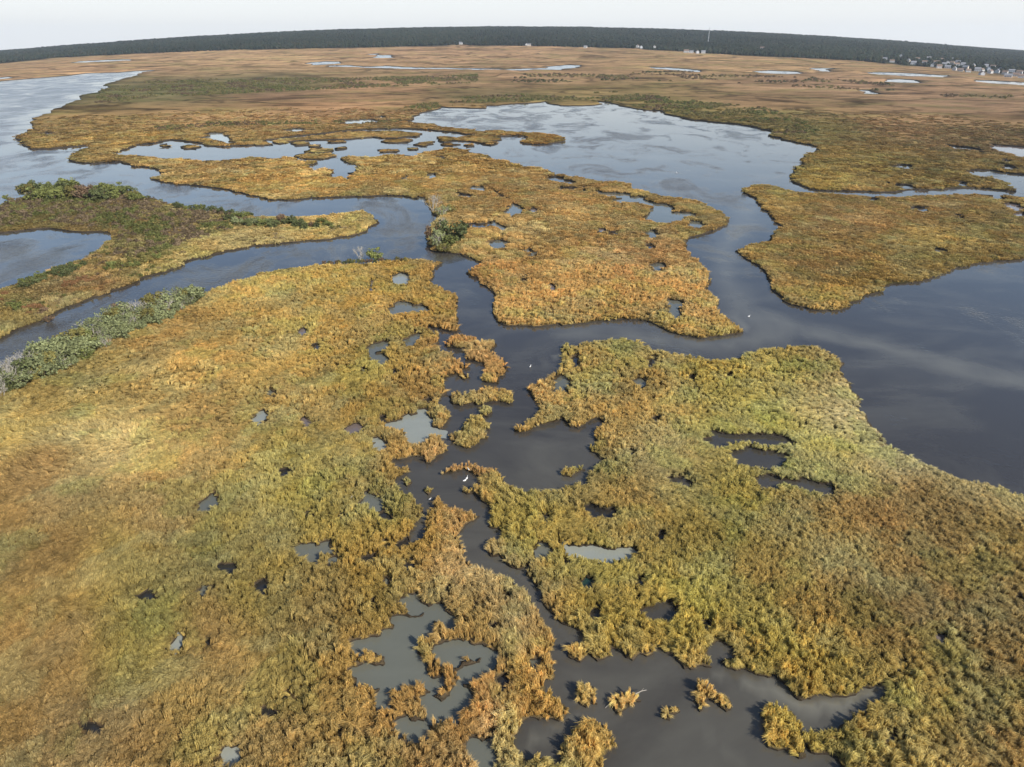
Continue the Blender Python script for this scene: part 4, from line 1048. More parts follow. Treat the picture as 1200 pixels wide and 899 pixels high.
GRASS_LABEL = {
 -1: 'tan and rust marsh grass covering the middle and far marsh',
}
for (body, cname), lst in GR.items():
    col = COL_TUFT if cname == COL_TUFT.name else COL_PATCH
    pts, rots, sizes, tints, kinds = [], [], [], [], []
    for XY, cell, sc, clump, sd in lst:
        n = len(XY)
        tint, hh = veg(XY)
        hz = H(XY[:, 0], XY[:, 1])
        z = land_top(XY, hz) - 0.05
        cd, ca, cid = clump_field(XY + clump * 1.1 * np.stack([fbm(XY[:, 0], XY[:, 1], clump * 3.1, 81, 2) - .5, fbm(XY[:, 0], XY[:, 1], clump * 3.1, 85, 2) - .5], 1) * 2, clump, 77)
        # lodged grass lies in swirls, each clump falling its own way
        az = 2 * math.pi * (fbm(XY[:, 0], XY[:, 1], 34, 41) * 1.6) + (cid - .5) * 2.6
        vx = np.cos(az) + 0.9 * cd * np.cos(ca); vy = np.sin(az) + 0.9 * cd * np.sin(ca)
        az = np.arctan2(vy, vx) + rng.normal(0, .35, n)
        edge = sd < .45 * sc                                          # tufts at the brink hang out over the water
        if col is COL_TUFT and edge.any():
            ii = np.where(edge)[0]
            out = np.array([np.array(kd.find((XY[q_, 0], XY[q_, 1], 0))[0][:2]) - XY[q_] for q_ in ii])
            az[ii] = np.arctan2(out[:, 1], out[:, 0]) + rng.normal(0, .5, len(ii))
        s = sc * rng.uniform(.8, 1.25, n) * np.where(sd < .45 * sc, .66, 1.0)
        rag = fbm(XY[:, 0], XY[:, 1], 18, 93, 2)                       # ragged in some places, matted in others
        cs = np.clip((rag - .30) * 2.2 + (hh - .85) * .9 + .25, .3, 1.15)
        crev = np.clip((cd - .30) / .24, 0, 1); crev = crev * crev * (3 - 2 * crev)
        hs = hh * (1.05 - .45 * cs * crev) * (1 + (cid - .5) * .6 * cs) * rng.uniform(.88, 1.12, n)
        hs = np.clip(hs, .2, 2.0) * np.clip(.55 + sd * .5, .55, 1.0)
        if body >= 0 and PAINT[body][1].startswith(('lagoon_islet', 'strip')): hs = hs * .4
        comb = 2 * math.pi * (fbm(XY[:, 0], XY[:, 1], 34, 41) * 1.6) + rng.normal(0, .3, n)
        calm = cs < .55
        az = np.where(calm & (sd > 1), comb, az)
        knd = np.where(calm & (rng.uniform(0, 1, n) < .7), rng.integers(6, 8, n), rng.integers(0, 7, n))
        # colour: patches, drifts and clump-to-clump differences
        p1 = fbm(XY[:, 0], XY[:, 1], 30, 61, 4)[:, None]; p2 = fbm(XY[:, 0], XY[:, 1], 5, 67, 2)[:, None]
        warm = fbm(XY[:, 0], XY[:, 1], 13, 71, 3)[:, None] - .5
        f = (0.56 + 0.42 * p1 + 0.2 * p2 + .26 * cid[:, None] + rng.normal(0, .15, (n, 1)))
        # kinds of growth: pinkish dead stems, olive green, bright straw, drifting in patches
        k1 = fbm(XY[:, 0], XY[:, 1], 11, 161, 4); k2 = fbm(XY[:, 0], XY[:, 1], 8, 167, 4); k3 = fbm(XY[:, 0], XY[:, 1], 6, 173, 3)
        lum = (tint @ np.array([.35, .5, .15]))[:, None]
        for kk, th, pal, st_ in ((k1, .54, (1.16, .98, .60), .26), (k2, .55, (1.04, 1.08, .38), .26), (k3, .60, (1.30, 1.12, .60), .35)):
            m2 = np.clip((kk - th) / .10, 0, 1)[:, None] * st_
            tint = tint * (1 - m2) + lum * np.array([pal]) * m2
        tint = (np.clip(1.06 + .85 * (hh - .5), 1.02, 1.62)[:, None] if col is COL_TUFT else np.clip(.96 + .40 * (hh - .5), .96, 1.2)[:, None]) * tint * np.array([[.962, 1.028, .88]]) * np.clip(f, .4, 1.7) * (1 + warm * np.array([[.16, -.02, -.20]]))  # taller growth coloured lighter, making up for light lost to its self-shadowing
        if body >= 0 and PAINT[body][1] == 'west': tint = tint * np.array([[1.25, 1.2, 1.15]])      # paler dry grass on the peninsula
        pts.append(np.column_stack([XY, z])); kinds.append(knd if col is COL_TUFT else rng.integers(0, 6, n))
        rots.append(np.column_stack([rng.normal(0, .08, n), rng.normal(0, .08, n), az]))
        sizes.append(np.column_stack([s, s, hs])); tints.append(np.clip(tint, 0.01, .85))
    pts = np.vstack(pts)
    parent = islet_roots.get(body)
    o = scatter('marsh_grass', pts, np.vstack(rots), np.vstack(sizes), np.vstack(tints), np.concatenate(kinds), col, parent)
    if parent is not None:
        o.matrix_parent_inverse = Matrix.Translation(-parent.location)
    else:
        nm = 'far' if body == -1 else PAINT[body][1]
        look = LAND_NAMES.get(nm, 'tan grass on the low lagoon islets' if nm != 'far' else 'tan and rust grass of the middle marsh')
        tag(o, 'dense marsh grass on the ' + look, 'grass')

# ------------------------------------------------------------------ shrubs and trees
def tube(vs_, fs, p, q_, r0, r1, n=5):
    p = Vector(p); q_ = Vector(q_); d = (q_ - p).normalized()
    u = d.orthogonal().normalized(); w = d.cross(u)
    o = len(vs_)
    for c, r in ((p, r0), (q_, r1)):
        for k in range(n):
            a = 2 * math.pi * k / n
            vs_.append(tuple(c + (u * math.cos(a) + w * math.sin(a)) * r))
    for k in range(n): fs.append((o + k, o + (k + 1) % n, o + n + (k + 1) % n, o + n + k))

def branch_tree(r, vs_, fs, p, d, L, rad, depth, tips):
    q_ = p + d * L
    tube(vs_, fs, p, q_, rad, rad * .62, 4 if depth < 2 else 5)
    if depth == 0:
        tips.append(q_); return
    for _ in range(r.randint(2, 3)):
        nd = (d + Vector((r.gauss(0, .5), r.gauss(0, .5), r.gauss(.1, .3)))).normalized()
        branch_tree(r, vs_, fs, p + d * L * r.uniform(.55, 1), nd, L * r.uniform(.62, .82), rad * .6, depth - 1, tips)

def leaf_mat(name, col, translucent=.25):
    m, t, out = new_mat(name)
    oi = N(t, 'ShaderNodeObjectInfo')
    sh = N(t, 'ShaderNodeAttribute'); sh.attribute_name = 'shade'
    k = mth(t, 'ADD', mth(t, 'MULTIPLY', oi.outputs['Random'], 0.5), mth(t, 'MULTIPLY_ADD', sh.outputs['Fac'], 0.7)); t.nodes[-2].inputs[2].default_value = 0.0
    k = mth(t, 'ADD', k, 0.45)
    c = mixc(t, 1.0, col, k, 'MULTIPLY')
    d = N(t, 'ShaderNodeBsdfDiffuse'); t.links.new(c, d.inputs['Color'])
    tr = N(t, 'ShaderNodeBsdfTranslucent'); t.links.new(c, tr.inputs['Color'])
    mx = N(t, 'ShaderNodeMixShader'); mx.inputs[0].default_value = translucent
    t.links.new(d.outputs[0], mx.inputs[1]); t.links.new(tr.outputs[0], mx.inputs[2])
    t.links.new(mx.outputs[0], out.inputs['Surface'])
    return m
LEAF = {'green': leaf_mat('leaf_green', (0.160, 0.172, 0.055)), 'dark': leaf_mat('leaf_dark', (0.105, 0.118, 0.048)),
        'sage': leaf_mat('leaf_sage', (0.20, 0.215, 0.10)), 'rust': leaf_mat('leaf_rust', (0.22, 0.12, 0.055)),
        'olive': leaf_mat('leaf_olive', (0.17, 0.15, 0.05)), 'plum': leaf_mat('leaf_plum', (0.17, 0.115, 0.07))}
M_bark = simple_mat('bark_brown', (0.11, 0.085, 0.06), .9)
M_pale_bark = simple_mat('bark_pale', (0.36, 0.33, 0.28), .9)

def shrub_meshes(seed, leaves, leaf_size, depth=2, bark=M_bark, squash=1.0):
    """unit shrub about 4 m tall and 4 m wide, built round several stems"""
    r = random.Random(seed)
    vs_, fs, tips = [], [], []
    for k in range(5):
        a = 2 * math.pi * (k + r.random() * .6) / 5
        d = Vector((.55 * math.cos(a) * r.uniform(.4, 1.2), .55 * math.sin(a) * r.uniform(.4, 1.2), 1)).normalized()
        branch_tree(r, vs_, fs, Vector((.15 * math.cos(a), .15 * math.sin(a), -.3)), d, 1.65, .085, depth, tips)
    stem = mesh_of('stem', vs_, fs, bark)
    # crown: lobes of leaf-sized faces around the branch tips
    lv, lf, sh = [], [], []
    lobes = [(t + Vector((r.gauss(0, .2), r.gauss(0, .2), r.gauss(0, .15))), r.uniform(.45, .85)) for t in r.sample(tips, min(len(tips), 17))]
    for i in range(9):
        a = r.uniform(0, 6.28); lobes.append((Vector((1.5 * math.cos(a) * r.uniform(.5, 1), 1.5 * math.sin(a) * r.uniform(.5, 1), r.uniform(.5, 1.6))), r.uniform(.5, .8)))
    for _ in range(leaves):
        c, R_ = r.choice(lobes)
        n = Vector((r.gauss(0, 1), r.gauss(0, 1), r.gauss(.15, 1) * squash)).normalized()
        p = c + n * R_ * r.uniform(.55, 1.05)
        if p.z < .05: p.z = r.uniform(.05, .5)
        nn = (n + Vector((r.gauss(0, .6), r.gauss(0, .6), r.gauss(.2, .6)))).normalized()
        u = nn.orthogonal().normalized(); w = nn.cross(u)
        a = r.uniform(0, 6.28); u, w = u * math.cos(a) + w * math.sin(a), w * math.cos(a) - u * math.sin(a)
        s_ = leaf_size * r.uniform(.6, 1.4); o = len(lv)
        lv += [tuple(p - u * s_), tuple(p + w * s_ * .55), tuple(p + u * s_), tuple(p - w * s_ * .55)]
        lf.append((o, o + 1, o + 2, o + 3))
        sh += [r.uniform(0, 1)] * 4
    crown = mesh_of('crown', lv, lf)
    a = crown.attributes.new('shade', 'FLOAT', 'POINT'); a.data.foreach_set('value', np.array(sh, np.float32))
    return stem, crown

SHRUB = {}
for kind in LEAF:
    SHRUB[kind] = []
    for v in range(3):
        st, cr = shrub_meshes(hash(kind) % 1 + 31 * v + len(kind) * 7 + ord(kind[0]), 1000, .25)
        cr.materials.append(LEAF[kind])
        SHRUB[kind].append((st, cr))
SHRUB['grey'] = []
for v in range(3):
    st, cr = shrub_meshes(400 + v, 520, .20, 3, M_pale_bark)
    cr.materials.append(LEAF['sage']); SHRUB['grey'].append((st, cr))
SHRUB['bare'] = []
for v in range(3):
    st, cr = shrub_meshes(500 + v, 60, .10, 4, M_pale_bark)
    cr.materials.append(LEAF['olive']); SHRUB['bare'].append((st, cr))

def place_shrub(px, py, h, kind, label, group=None, wide=1.0, name='shrub', cat='shrub'):
    p = at([px], [py])[0]
    z = float(land_top(p[None], H(p[:1], p[1:]))[0]) - .1
    root = empty(name, (float(p[0]), float(p[1]), z), random.uniform(0, 6.28))
    s_ = 1.12 * h / 4.0
    root.scale = (s_ * wide, s_ * wide, s_)
    st, cr = random.choice(SHRUB[kind])
    link('trunk' if name.endswith('tree') else 'stem', st, root); link('crown', cr, root)
    tag(root, label, cat, group)
    return root

KIND_WORD = {'green': 'leafy mid green', 'dark': 'dark green', 'sage': 'grey green', 'rust': 'rust red', 'olive': 'olive yellow', 'plum': 'purplish brown', 'grey': 'half bare grey', 'bare': 'bare pale-branched'}
# thicket along the river bank at the left
UP = [(0, 448), (30, 431), (60, 414), (100, 394), (130, 378), (165, 364), (190, 356), (220, 350), (232, 347)]
LO = [(0, 468), (30, 456), (60, 442), (100, 424), (130, 408), (165, 391), (190, 381), (220, 364), (236, 353)]
rr = random.Random(3)
n_th = 96
for i in range(n_th):
    x = -25 + 258 * (i + rr.uniform(-.4, .4)) / n_th
    u = [0.12, .5, .86][i % 3] + rr.uniform(-.12, .12)
    y = (1 - u) * np.interp(x, [p[0] for p in UP], [p[1] for p in UP]) + u * np.interp(x, [p[0] for p in LO], [p[1] for p in LO])
    if x < 0: y += -x * .55
    if x < 28: kind = rr.choice(['bare', 'grey', 'bare', 'dark'])
    elif u < .35: kind = rr.choice(['grey', 'bare', 'sage', 'grey', 'olive'])
    else: kind = rr.choice(['sage', 'green', 'sage', 'grey', 'grey', 'olive', 'sage'])
    h = rr.uniform(3.9, 5.6) * (1.0 if u < .7 else .75)
    where = ['on the river side of', 'inside', 'on the marsh side of'][i % 3] + ' the left thicket, ' + ['photo edge', 'left half', 'right half', 'right tip'][min(3, max(0, int((x + 25) / 258 * 4)))]
    place_shrub(x, y, h, kind, ('tall ' if h > 4.7 else 'low ' if h < 3.6 else '') + KIND_WORD[kind] + ' shrub ' + where, 'shrubs of the river-bank thicket', rr.uniform(.9, 1.3))
place_shrub(139, 366, 3.0, 'plum', 'reddish bare bush poking above the middle of the left thicket')
# wooded knoll on the peninsula
for i in range(24):
    x = 34 + 134 * (i + rr.uniform(-.4, .4)) / 24; top = 1 - abs(x - 75) / 120
    y = 228 + rr.uniform(-2, 9)
    kind = rr.choice(['green', 'green', 'dark', 'green', 'olive']) if not 92 < x < 108 else rr.choice(['plum', 'olive', 'plum'])
    place_shrub(x, y, 4.2 + 4.0 * top * rr.uniform(.7, 1.1), kind, KIND_WORD[kind] + ' small tree on the peninsula knoll, ' + ['left end', 'left of its top', 'right of its top', 'low right end'][min(3, i // 6)] + (', at the back' if y < 232 else ', in front'), 'small trees of the peninsula knoll', rr.uniform(1.0, 1.3), 'knoll_tree', 'tree')
def row(n, x0, y0, x1, y1, jit, hmin, hmax, kinds, where, group):
    for i in range(n):
        f = (i + .5 + rr.uniform(-.45, .45)) / n
        kind = rr.choice(kinds)
        h = rr.uniform(hmin, hmax)
        place_shrub(x0 + (x1 - x0) * f, y0 + (y1 - y0) * f + rr.uniform(-jit, jit), h, kind, ('taller ' if h > .5 * (hmin + hmax) else 'shorter ') + KIND_WORD[kind] + ' shrub ' + where + ', ' + ['left end', 'left half', 'right half', 'right end'][min(3, int(f * 4))], group, rr.uniform(.9, 1.35))
row(16, 205, 246, 300, 258, 3, 2.0, 4.2, ['dark', 'green', 'dark'], 'on the far shore of the left peninsula', 'shrubs on the far shore of the peninsula')
row(20, 268, 262, 372, 268, 4, 2.5, 4.2, ['dark', 'green', 'plum', 'sage', 'dark'], 'in the hedge along the peninsula spit', 'shrubs of the spit hedge')
row(9, 372, 262, 392, 268, 3, 1.6, 2.6, ['olive', 'green'], 'at the outer end of the spit hedge', 'shrubs at the end of the spit hedge')
row(18, 125, 318, 198, 300, 4, 1.8, 3.2, ['green', 'olive', 'green'], 'in the bright green patch on the peninsula', 'shrubs of the bright green patch')
row(18, 26, 336, 100, 316, 4, 1.8, 3.2, ['dark', 'dark', 'green'], 'along the near shore of the blue pond', 'shrubs along the blue pond')
row(8, 74, 336, 104, 330, 3, 1.6, 2.4, ['rust'], 'between pond and river', 'rust red shrubs of the peninsula')
row(14, 0, 352, 60, 372, 8, 1.4, 2.6, ['olive', 'rust', 'green', 'plum'], 'on the river slope at the left edge', 'shrubs on the river slope')
row(14, 6, 236, 32, 250, 4, 1.6, 2.8, ['green', 'olive'], 'on the outer point of the left peninsula', 'shrubs on the outer point')
# the clump on the middle marsh and the pair by the river
place_shrub(531, 282, 9.5, 'dark', 'large dark green tree on the middle marsh bank', None, 1.15, 'bank_tree', 'tree')
place_shrub(524, 290, 6.0, 'green', 'round green bush in front of the large bank tree', None, 1.2)
place_shrub(514, 291, 7.5, 'grey', 'half bare grey tree at the foot of the large bank tree', None, .8, 'bank_tree', 'tree')
place_shrub(507, 281, 6.0, 'plum', 'reddish brown bush at the water edge left of the bank tree', None, 1.0)
place_shrub(520, 296, 3.6, 'olive', 'low olive bush at the point below the bank tree', None, 1.3)
place_shrub(509, 250, 9.5, 'bare', 'tall pale dead tree on the bend of the middle marsh bank', None, .75, 'dead_tree', 'tree')
place_shrub(518, 254, 5.0, 'grey', 'grey brush beside the tall pale dead tree', None, 1.2)
place_shrub(526, 250, 4.0, 'olive', 'low olive brush right of the tall pale dead tree', None, 1.3)
place_shrub(518, 268, 5.0, 'bare', 'short pale dead tree behind the bank tree', None, .9, 'dead_tree', 'tree')
place_shrub(422, 305, 5.2, 'bare', 'small pale bare tree on the river bank, left of a green one', None, 1.0, 'bank_tree', 'tree')
place_shrub(441, 306, 5.0, 'green', 'small round green tree on the river bank beside the bare one', None, 1.0, 'bank_tree', 'tree')
row(22, 378, 311, 478, 307, 1.2, 1.2, 1.9, ['dark', 'olive', 'plum'], 'in low brush on the bank below the spit', 'low brush along the river bank')

# ------------------------------------------------------------------ low scrub (uncountable)
def scrub_mesh(name, seed, n=70):
    r = random.Random(seed); vs_, fs, sh = [], [], []
    for _ in range(n):
        nrm = Vector((r.gauss(0, 1), r.gauss(0, 1), abs(r.gauss(0, 1)))).normalized()
        p = Vector((nrm.x * .9, nrm.y * .9, .1 + nrm.z * .8)) * r.uniform(.6, 1.05)
        d = (nrm + Vector((r.gauss(0, .6), r.gauss(0, .6), r.gauss(0, .6)))).normalized(); u = d.orthogonal().normalized(); w = d.cross(u); s_ = r.uniform(.12, .30); o = len(vs_)
        vs_ += [tuple(p - u * s_), tuple(p + w * s_ * .6), tuple(p + u * s_), tuple(p - w * s_ * .6)]; fs.append((o, o + 1, o + 2, o + 3)); sh += [r.uniform(0, 1)] * 4
    me = mesh_of(name, vs_, fs, M_grass)
    a = me.attributes.new('shade', 'FLOAT', 'POINT'); a.data.foreach_set('value', np.array(sh, np.float32))
    return me
COL_SCRUB = proto_collection('scrub_kinds', [scrub_mesh('scrub_a%d' % i, 900 + i) for i in range(4)])
def scrub(poly, spacing, size, cols, label, keep=.8):
    P = at([p[0] for p in poly], [p[1] for p in poly])
    lo, hi = P.min(0), P.max(0)
    gx, gy = np.meshgrid(np.arange(lo[0], hi[0], spacing), np.arange(lo[1], hi[1], spacing))
    XY = np.stack([gx.ravel(), gy.ravel()], 1) + rng.uniform(-.6, .6, (gx.size, 2)) * spacing
    XY = XY[in_poly(P, XY[:, 0], XY[:, 1])]
    den = fbm(XY[:, 0], XY[:, 1], spacing * 7, 301, 3)
    XY = XY[den > .72 - .5 * keep]
    ow = owner_at(XY); XY = XY[(ow >= -1) & ~is_water[np.maximum(ow, -1) + 1]]
    n = len(XY)
    if n == 0: return
    z = land_top(XY, H(XY[:, 0], XY[:, 1]))
    s_ = size * rng.uniform(.6, 1.4, n)
    t_ = np.array(cols)[(fbm(XY[:, 0], XY[:, 1], spacing * 5, 311, 2) * 1.6 - .3).clip(0, .999).__mul__(len(cols)).astype(int)] * rng.uniform(.7, 1.3, (n, 1))
    o = scatter('scrub', np.column_stack([XY, z]), np.column_stack([np.zeros(n), np.zeros(n), rng.uniform(0, 6.28, n)]), np.column_stack([s_, s_, s_ * rng.uniform(.7, 1.2, n)]), t_, rng.integers(0, 4, n), COL_SCRUB)
    tag(o, label, 'scrub')
DB = (.17, .125, .075)
BR, OL, GN, DG, TN, RU = (.15, .105, .06), (.18, .155, .06), (.13, .135, .045), (.08, .085, .035), (.30, .23, .12), (.22, .10, .05)
scrub([(0, 238), (30, 226), (170, 228), (270, 250), (300, 262), (230, 282), (170, 305), (135, 300), (138, 272), (60, 262), (0, 268)], 2.4, 1.7, [DB, DB, OL, DB, GN], 'brown and green heath scrub covering the middle of the left peninsula', .9)
scrub([(0, 340), (70, 316), (130, 288), (200, 292), (290, 276), (400, 262), (430, 268), (300, 286), (200, 314), (100, 350), (0, 394)], 2.8, 1.1, [OL, TN, BR, GN, TN], 'mixed tan and olive scrub on the river side of the left peninsula', .45)
scrub([(120, 106), (180, 95), (260, 93), (420, 92), (560, 88), (560, 98), (330, 108), (210, 114), (110, 122)], 7, 2.3, [OL, GN, OL, BR], 'dark green thicket band on the far marsh at the left', .6)
scrub([(470, 128), (520, 116), (600, 112), (720, 108), (900, 128), (960, 150), (950, 168), (860, 145), (720, 122), (600, 121), (520, 125), (480, 136)], 6, 2.2, [OL, OL, GN, BR], 'olive scrub along the far shore of the upper bay', .45)
scrub([(180, 150), (260, 144), (400, 142), (470, 141), (470, 144), (400, 146), (260, 149), (190, 155)], 4, 1.6, [OL, GN, BR], 'thin green line of scrub behind the lagoon', .7)
scrub([(600, 88), (800, 84), (1000, 95), (1190, 112), (1190, 122), (1000, 106), (800, 96), (600, 98)], 11, 3.0, [OL, BR, DG], 'scattered scrub on the far marsh at the right', .3)

# ------------------------------------------------------------------ forest inland
def crown_mesh(name, seed, conical):
    r = random.Random(seed)
    bm = bmesh.new()
    bmesh.ops.create_icosphere(bm, subdivisions=2, radius=1.0)
    for v in bm.verts:
        k = r.uniform(.72, 1.18)
        z = (v.co.z + 1) / 2
        w = (1.05 - .85 * z) if conical else 1.0
        v.co = Vector((v.co.x * k * w, v.co.y * k * w, z * 2.0 * r.uniform(.92, 1.08)))
    me = bpy.data.meshes.new(name); bm.to_mesh(me); bm.free()
    me.materials.append(M_grass)
    a = me.attributes.new('shade', 'FLOAT', 'POINT'); a.data.foreach_set('value', np.array([r.uniform(0, 1) for _ in me.vertices], np.float32))
    return me
COL_FOREST = proto_collection('forest_kinds', [crown_mesh('forest_a%d' % i, 700 + i, i % 2 == 0) for i in range(6)])
ph = []
for ra, rb, sp in ((1500, 3000, 13), (3000, 4200, 17), (4200, 6000, 24)):
    nr = int((rb - ra) / sp)
    for k in range(nr):
        r = ra + k * sp
        n = int(1.55 * r / sp)
        a = np.linspace(-.775, .775, n) + rng.uniform(-.5, .5, n) * sp / r
        q_ = r + rng.uniform(-.5, .5, n) * sp
        ph.append(np.stack([q_ * np.sin(a), q_ * np.cos(a)], 1))
FX = np.vstack(ph)
fz = H(FX[:, 0], FX[:, 1])
fpx, fpy = to_px(FX[:, 0], FX[:, 1], fz)
wob = 1.6 * (fbm(FX[:, 0], FX[:, 1], 260, 401) - .5)
HOUSES = [(1036.5, 71.5, 'w'), (1045, 73.5, 'w'), (1055, 67.5, 'w'), (1075, 71, 'g'), (1092, 78.5, 'w'), (1097, 75, 'g'), (1110, 80.5, 'w'), (1110, 75.5, 'w'), (1117, 71, 'w'), (1120, 78, 'g'),
 (1128, 77.5, 'w'), (1137, 73, 'w'), (1145, 84, 'w'), (1150, 84, 'w'), (1158, 83, 'g'), (1163, 80.5, 'w'), (1168, 86, 'w'), (1177, 88, 'w'), (1185, 85, 'g'), (1194, 87, 'w'), (1131, 81, 't'), (1102, 72, 't'), (1088, 70, 'w'), (1125, 84, 'w'), (1140, 79, 't'), (1196, 92, 'w'), (1064, 73, 't'),
 (1083, 75, 'g'), (1106, 77.5, 'w'), (1115, 75.5, 't'), (1122, 74.5, 'w'), (1134, 85, 'w'), (1155, 79, 'w'), (1160, 86.5, 'w'), (1172, 83.5, 'w'), (1190, 90, 'w'), (1181, 91, 'w'), (1150, 88.5, 'g'), (1118, 83, 'w'), (1100, 80.5, 'w'), (1070, 76, 'w'),
 (617, 53.5, 'w'), (620, 54.5, 't'), (747, 56, 'w'), (751, 57, 'g'), (767, 56.5, 'w'), (540, 52.5, 'w'), (804, 62, 'w'), (810, 62.5, 'w'), (817, 63, 'g'), (824, 63, 'w'), (893, 58, 'w'), (686, 56.5, 'w')]
HW = at([h_[0] for h_ in HOUSES], [h_[1] for h_ in HOUSES])
keep = (fpy < np.interp(fpx, EDGE_X, EDGE_Y) + wob) & (fpx > -60) & (fpx < 1260)
FX, fz, fpx, fpy = FX[keep], fz[keep], fpx[keep], fpy[keep]
# the settlement at the right stands in open ground among fewer trees
town = (fpx > 1030) & (fpy > 66 + (fpx - 1030) * .09)
keep = ~town | (rng.uniform(0, 1, len(FX)) < .5)
FX, fz = FX[keep], fz[keep]
for hx in HW:
    d = FX - hx
    toward = -(d @ (hx / np.hypot(*hx)))          # trees on the camera's side of a house
    k = ~((np.abs(d @ np.array([hx[1], -hx[0]]) / np.hypot(*hx)) < 13) & (toward > -12) & (toward < 110))
    FX, fz = FX[k], fz[k]
n = len(FX)
fs_ = rng.uniform(5.2, 8.2, n) * np.where(np.hypot(FX[:, 0], FX[:, 1]) > 4200, 1.5, 1.0)
fh = rng.uniform(4.2, 7.2, n) * (.62 + .8 * fbm(FX[:, 0], FX[:, 1], 150, 431, 3))
base = np.array([(.032, .042, .024), (.038, .046, .026), (.046, .046, .027), (.028, .038, .023)])[rng.integers(0, 4, n)]
o = scatter('forest', np.column_stack([FX, fz - .5]), np.column_stack([np.zeros(n), np.zeros(n), rng.uniform(0, 6.28, n)]), np.column_stack([fs_, fs_, fh]), base * (.45 + .85 * fbm(FX[:, 0], FX[:, 1], 420, 433, 3)[:, None]) * rng.uniform(.88, 1.12, (n, 1)), rng.integers(0, 6, n), COL_FOREST)
tag(o, 'dark green forest covering the land along the whole horizon', 'forest')

# ------------------------------------------------------------------ houses
HM = {'w': simple_mat('siding_white', (.48, .47, .45), .7, .06, .3), 'g': simple_mat('siding_grey', (.45, .46, .47), .7, .1, .3), 't': simple_mat('siding_tan', (.52, .44, .34), .7, .1, .3)}
M_roof = [simple_mat('roof_grey', (.20, .20, .21), .85, .2, .5), simple_mat('roof_brown', (.18, .13, .10), .85, .2, .5)]
M_pane = simple_mat('window_glass', (.03, .035, .045), .15, .2, 1)
def house_meshes(L, W, hw, hr):
    l, w = L / 2, W / 2
    wall = [(-l, -w, -1), (l, -w, -1), (l, w, -1), (-l, w, -1), (-l, -w, hw), (l, -w, hw), (l, w, hw), (-l, w, hw), (-l, 0, hw + hr), (l, 0, hw + hr)]
    wf = [(0, 1, 5, 4), (2, 3, 7, 6), (1, 2, 6, 9, 5), (3, 0, 4, 8, 7)]
    e, t_ = .5, .25
    k = hr / w
    def slab(s):
        a = [(-l - e, s * (w + e), hw - e * k + .02), (l + e, s * (w + e), hw - e * k + .02), (l + e, 0, hw + hr + .02), (-l - e, 0, hw + hr + .02)]
        return a + [(x, y, z + t_) for x, y, z in a]
    sf = [(0, 1, 2, 3), (4, 5, 6, 7), (0, 1, 5, 4), (1, 2, 6, 5), (2, 3, 7, 6), (3, 0, 4, 7)]
    rv = slab(-1) + slab(1); rf = sf + [tuple(i + 8 for i in f) for f in sf]
    return wall, wf, rv, rf
def box(x0, x1, y0, y1, z0, z1):
    return ([(x0, y0, z0), (x1, y0, z0), (x1, y1, z0), (x0, y1, z0), (x0, y0, z1), (x1, y0, z1), (x1, y1, z1), (x0, y1, z1)],
            [(0, 3, 2, 1), (4, 5, 6, 7), (0, 1, 5, 4), (1, 2, 6, 5), (2, 3, 7, 6), (3, 0, 4, 7)])
SIDING = {'w': 'white', 'g': 'grey', 't': 'tan'}
for i, ((hx, hy, hk), hp) in enumerate(zip(HOUSES, HW)):
    L, W, hw, hr = rr.uniform(11, 16), rr.uniform(8, 10), rr.uniform(5, 7), rr.uniform(2.8, 4)
    far = hx < 1000
    ang = -math.atan2(hp[0], hp[1]) + rr.choice([0, 0, math.pi / 2]) + rr.uniform(-.4, .4)
    root = empty('house', (float(hp[0]), float(hp[1]), float(H(hp[:1], hp[1:])[0])), ang)
    wv, wf, rv, rf = house_meshes(L, W, hw, hr)
    wall = link('wall', mesh_of('wall', wv, wf, HM[hk]), root)
    link('roof', mesh_of('roof', rv, rf, M_roof[i % 2]), root)
    for wx in (-.3, 0, .3):
        v_, f_ = box(wx * L - .7, wx * L + .7, -W / 2 - .05, -W / 2 + .05, 1.4, 3.0)
        link('window', mesh_of('window', v_, f_, M_pane), root)
    v_, f_ = box(.2 * L, .2 * L + .9, -.3, .6, hw + hr * .6, hw + hr + 1.2)
    link('chimney', mesh_of('chimney', v_, f_, M_roof[1]), root)
    place = ['left of the middle of the horizon', 'near the middle of the horizon', 'right of the middle of the horizon', 'below the mast'][0 if hx < 600 else 1 if hx < 700 else 2 if hx < 790 else 3]
    if far: tag(root, SIDING[hk] + ' house at the forest edge ' + place, 'house', 'houses along the forest edge')
    else: tag(root, SIDING[hk] + ' house of the far right settlement, ' + ['its left edge', 'left of its middle', 'right of its middle', 'by the photo edge'][min(3, int((hx - 1030) / 42))] + (', front row' if hy > 77 + (hx - 1100) * .07 else ', back rows'), 'house', 'houses of the settlement')
# the long white shed and the mast behind it
p = at([852], [57])[0]
root = empty('shed', (float(p[0]), float(p[1]), float(H(p[:1], p[1:])[0])), -math.atan2(p[0], p[1]))
wv, wf, rv, rf = house_meshes(34, 14, 7, 4)
link('wall', mesh_of('wall', wv, wf, HM['w']), root); link('roof', mesh_of('roof', rv, rf, HM['g']), root)
tag(root, 'long white shed among the trees below the mast', 'shed')
p = at([829.5], [52])[0]
root = empty('mast', (float(p[0]), float(p[1]), float(H(p[:1], p[1:])[0])))
vs_, fs = [], []
Hm = 62.0
legs = [Vector((1.6 * math.cos(a), 1.6 * math.sin(a), 0)) for a in (0, 2.094, 4.189)]
for lg in legs: tube(vs_, fs, lg, lg * .5 + Vector((0, 0, Hm)), .38, .3, 6)
link('leg_frame', mesh_of('leg_frame', vs_, fs, HM['g']), root)
vs_, fs = [], []
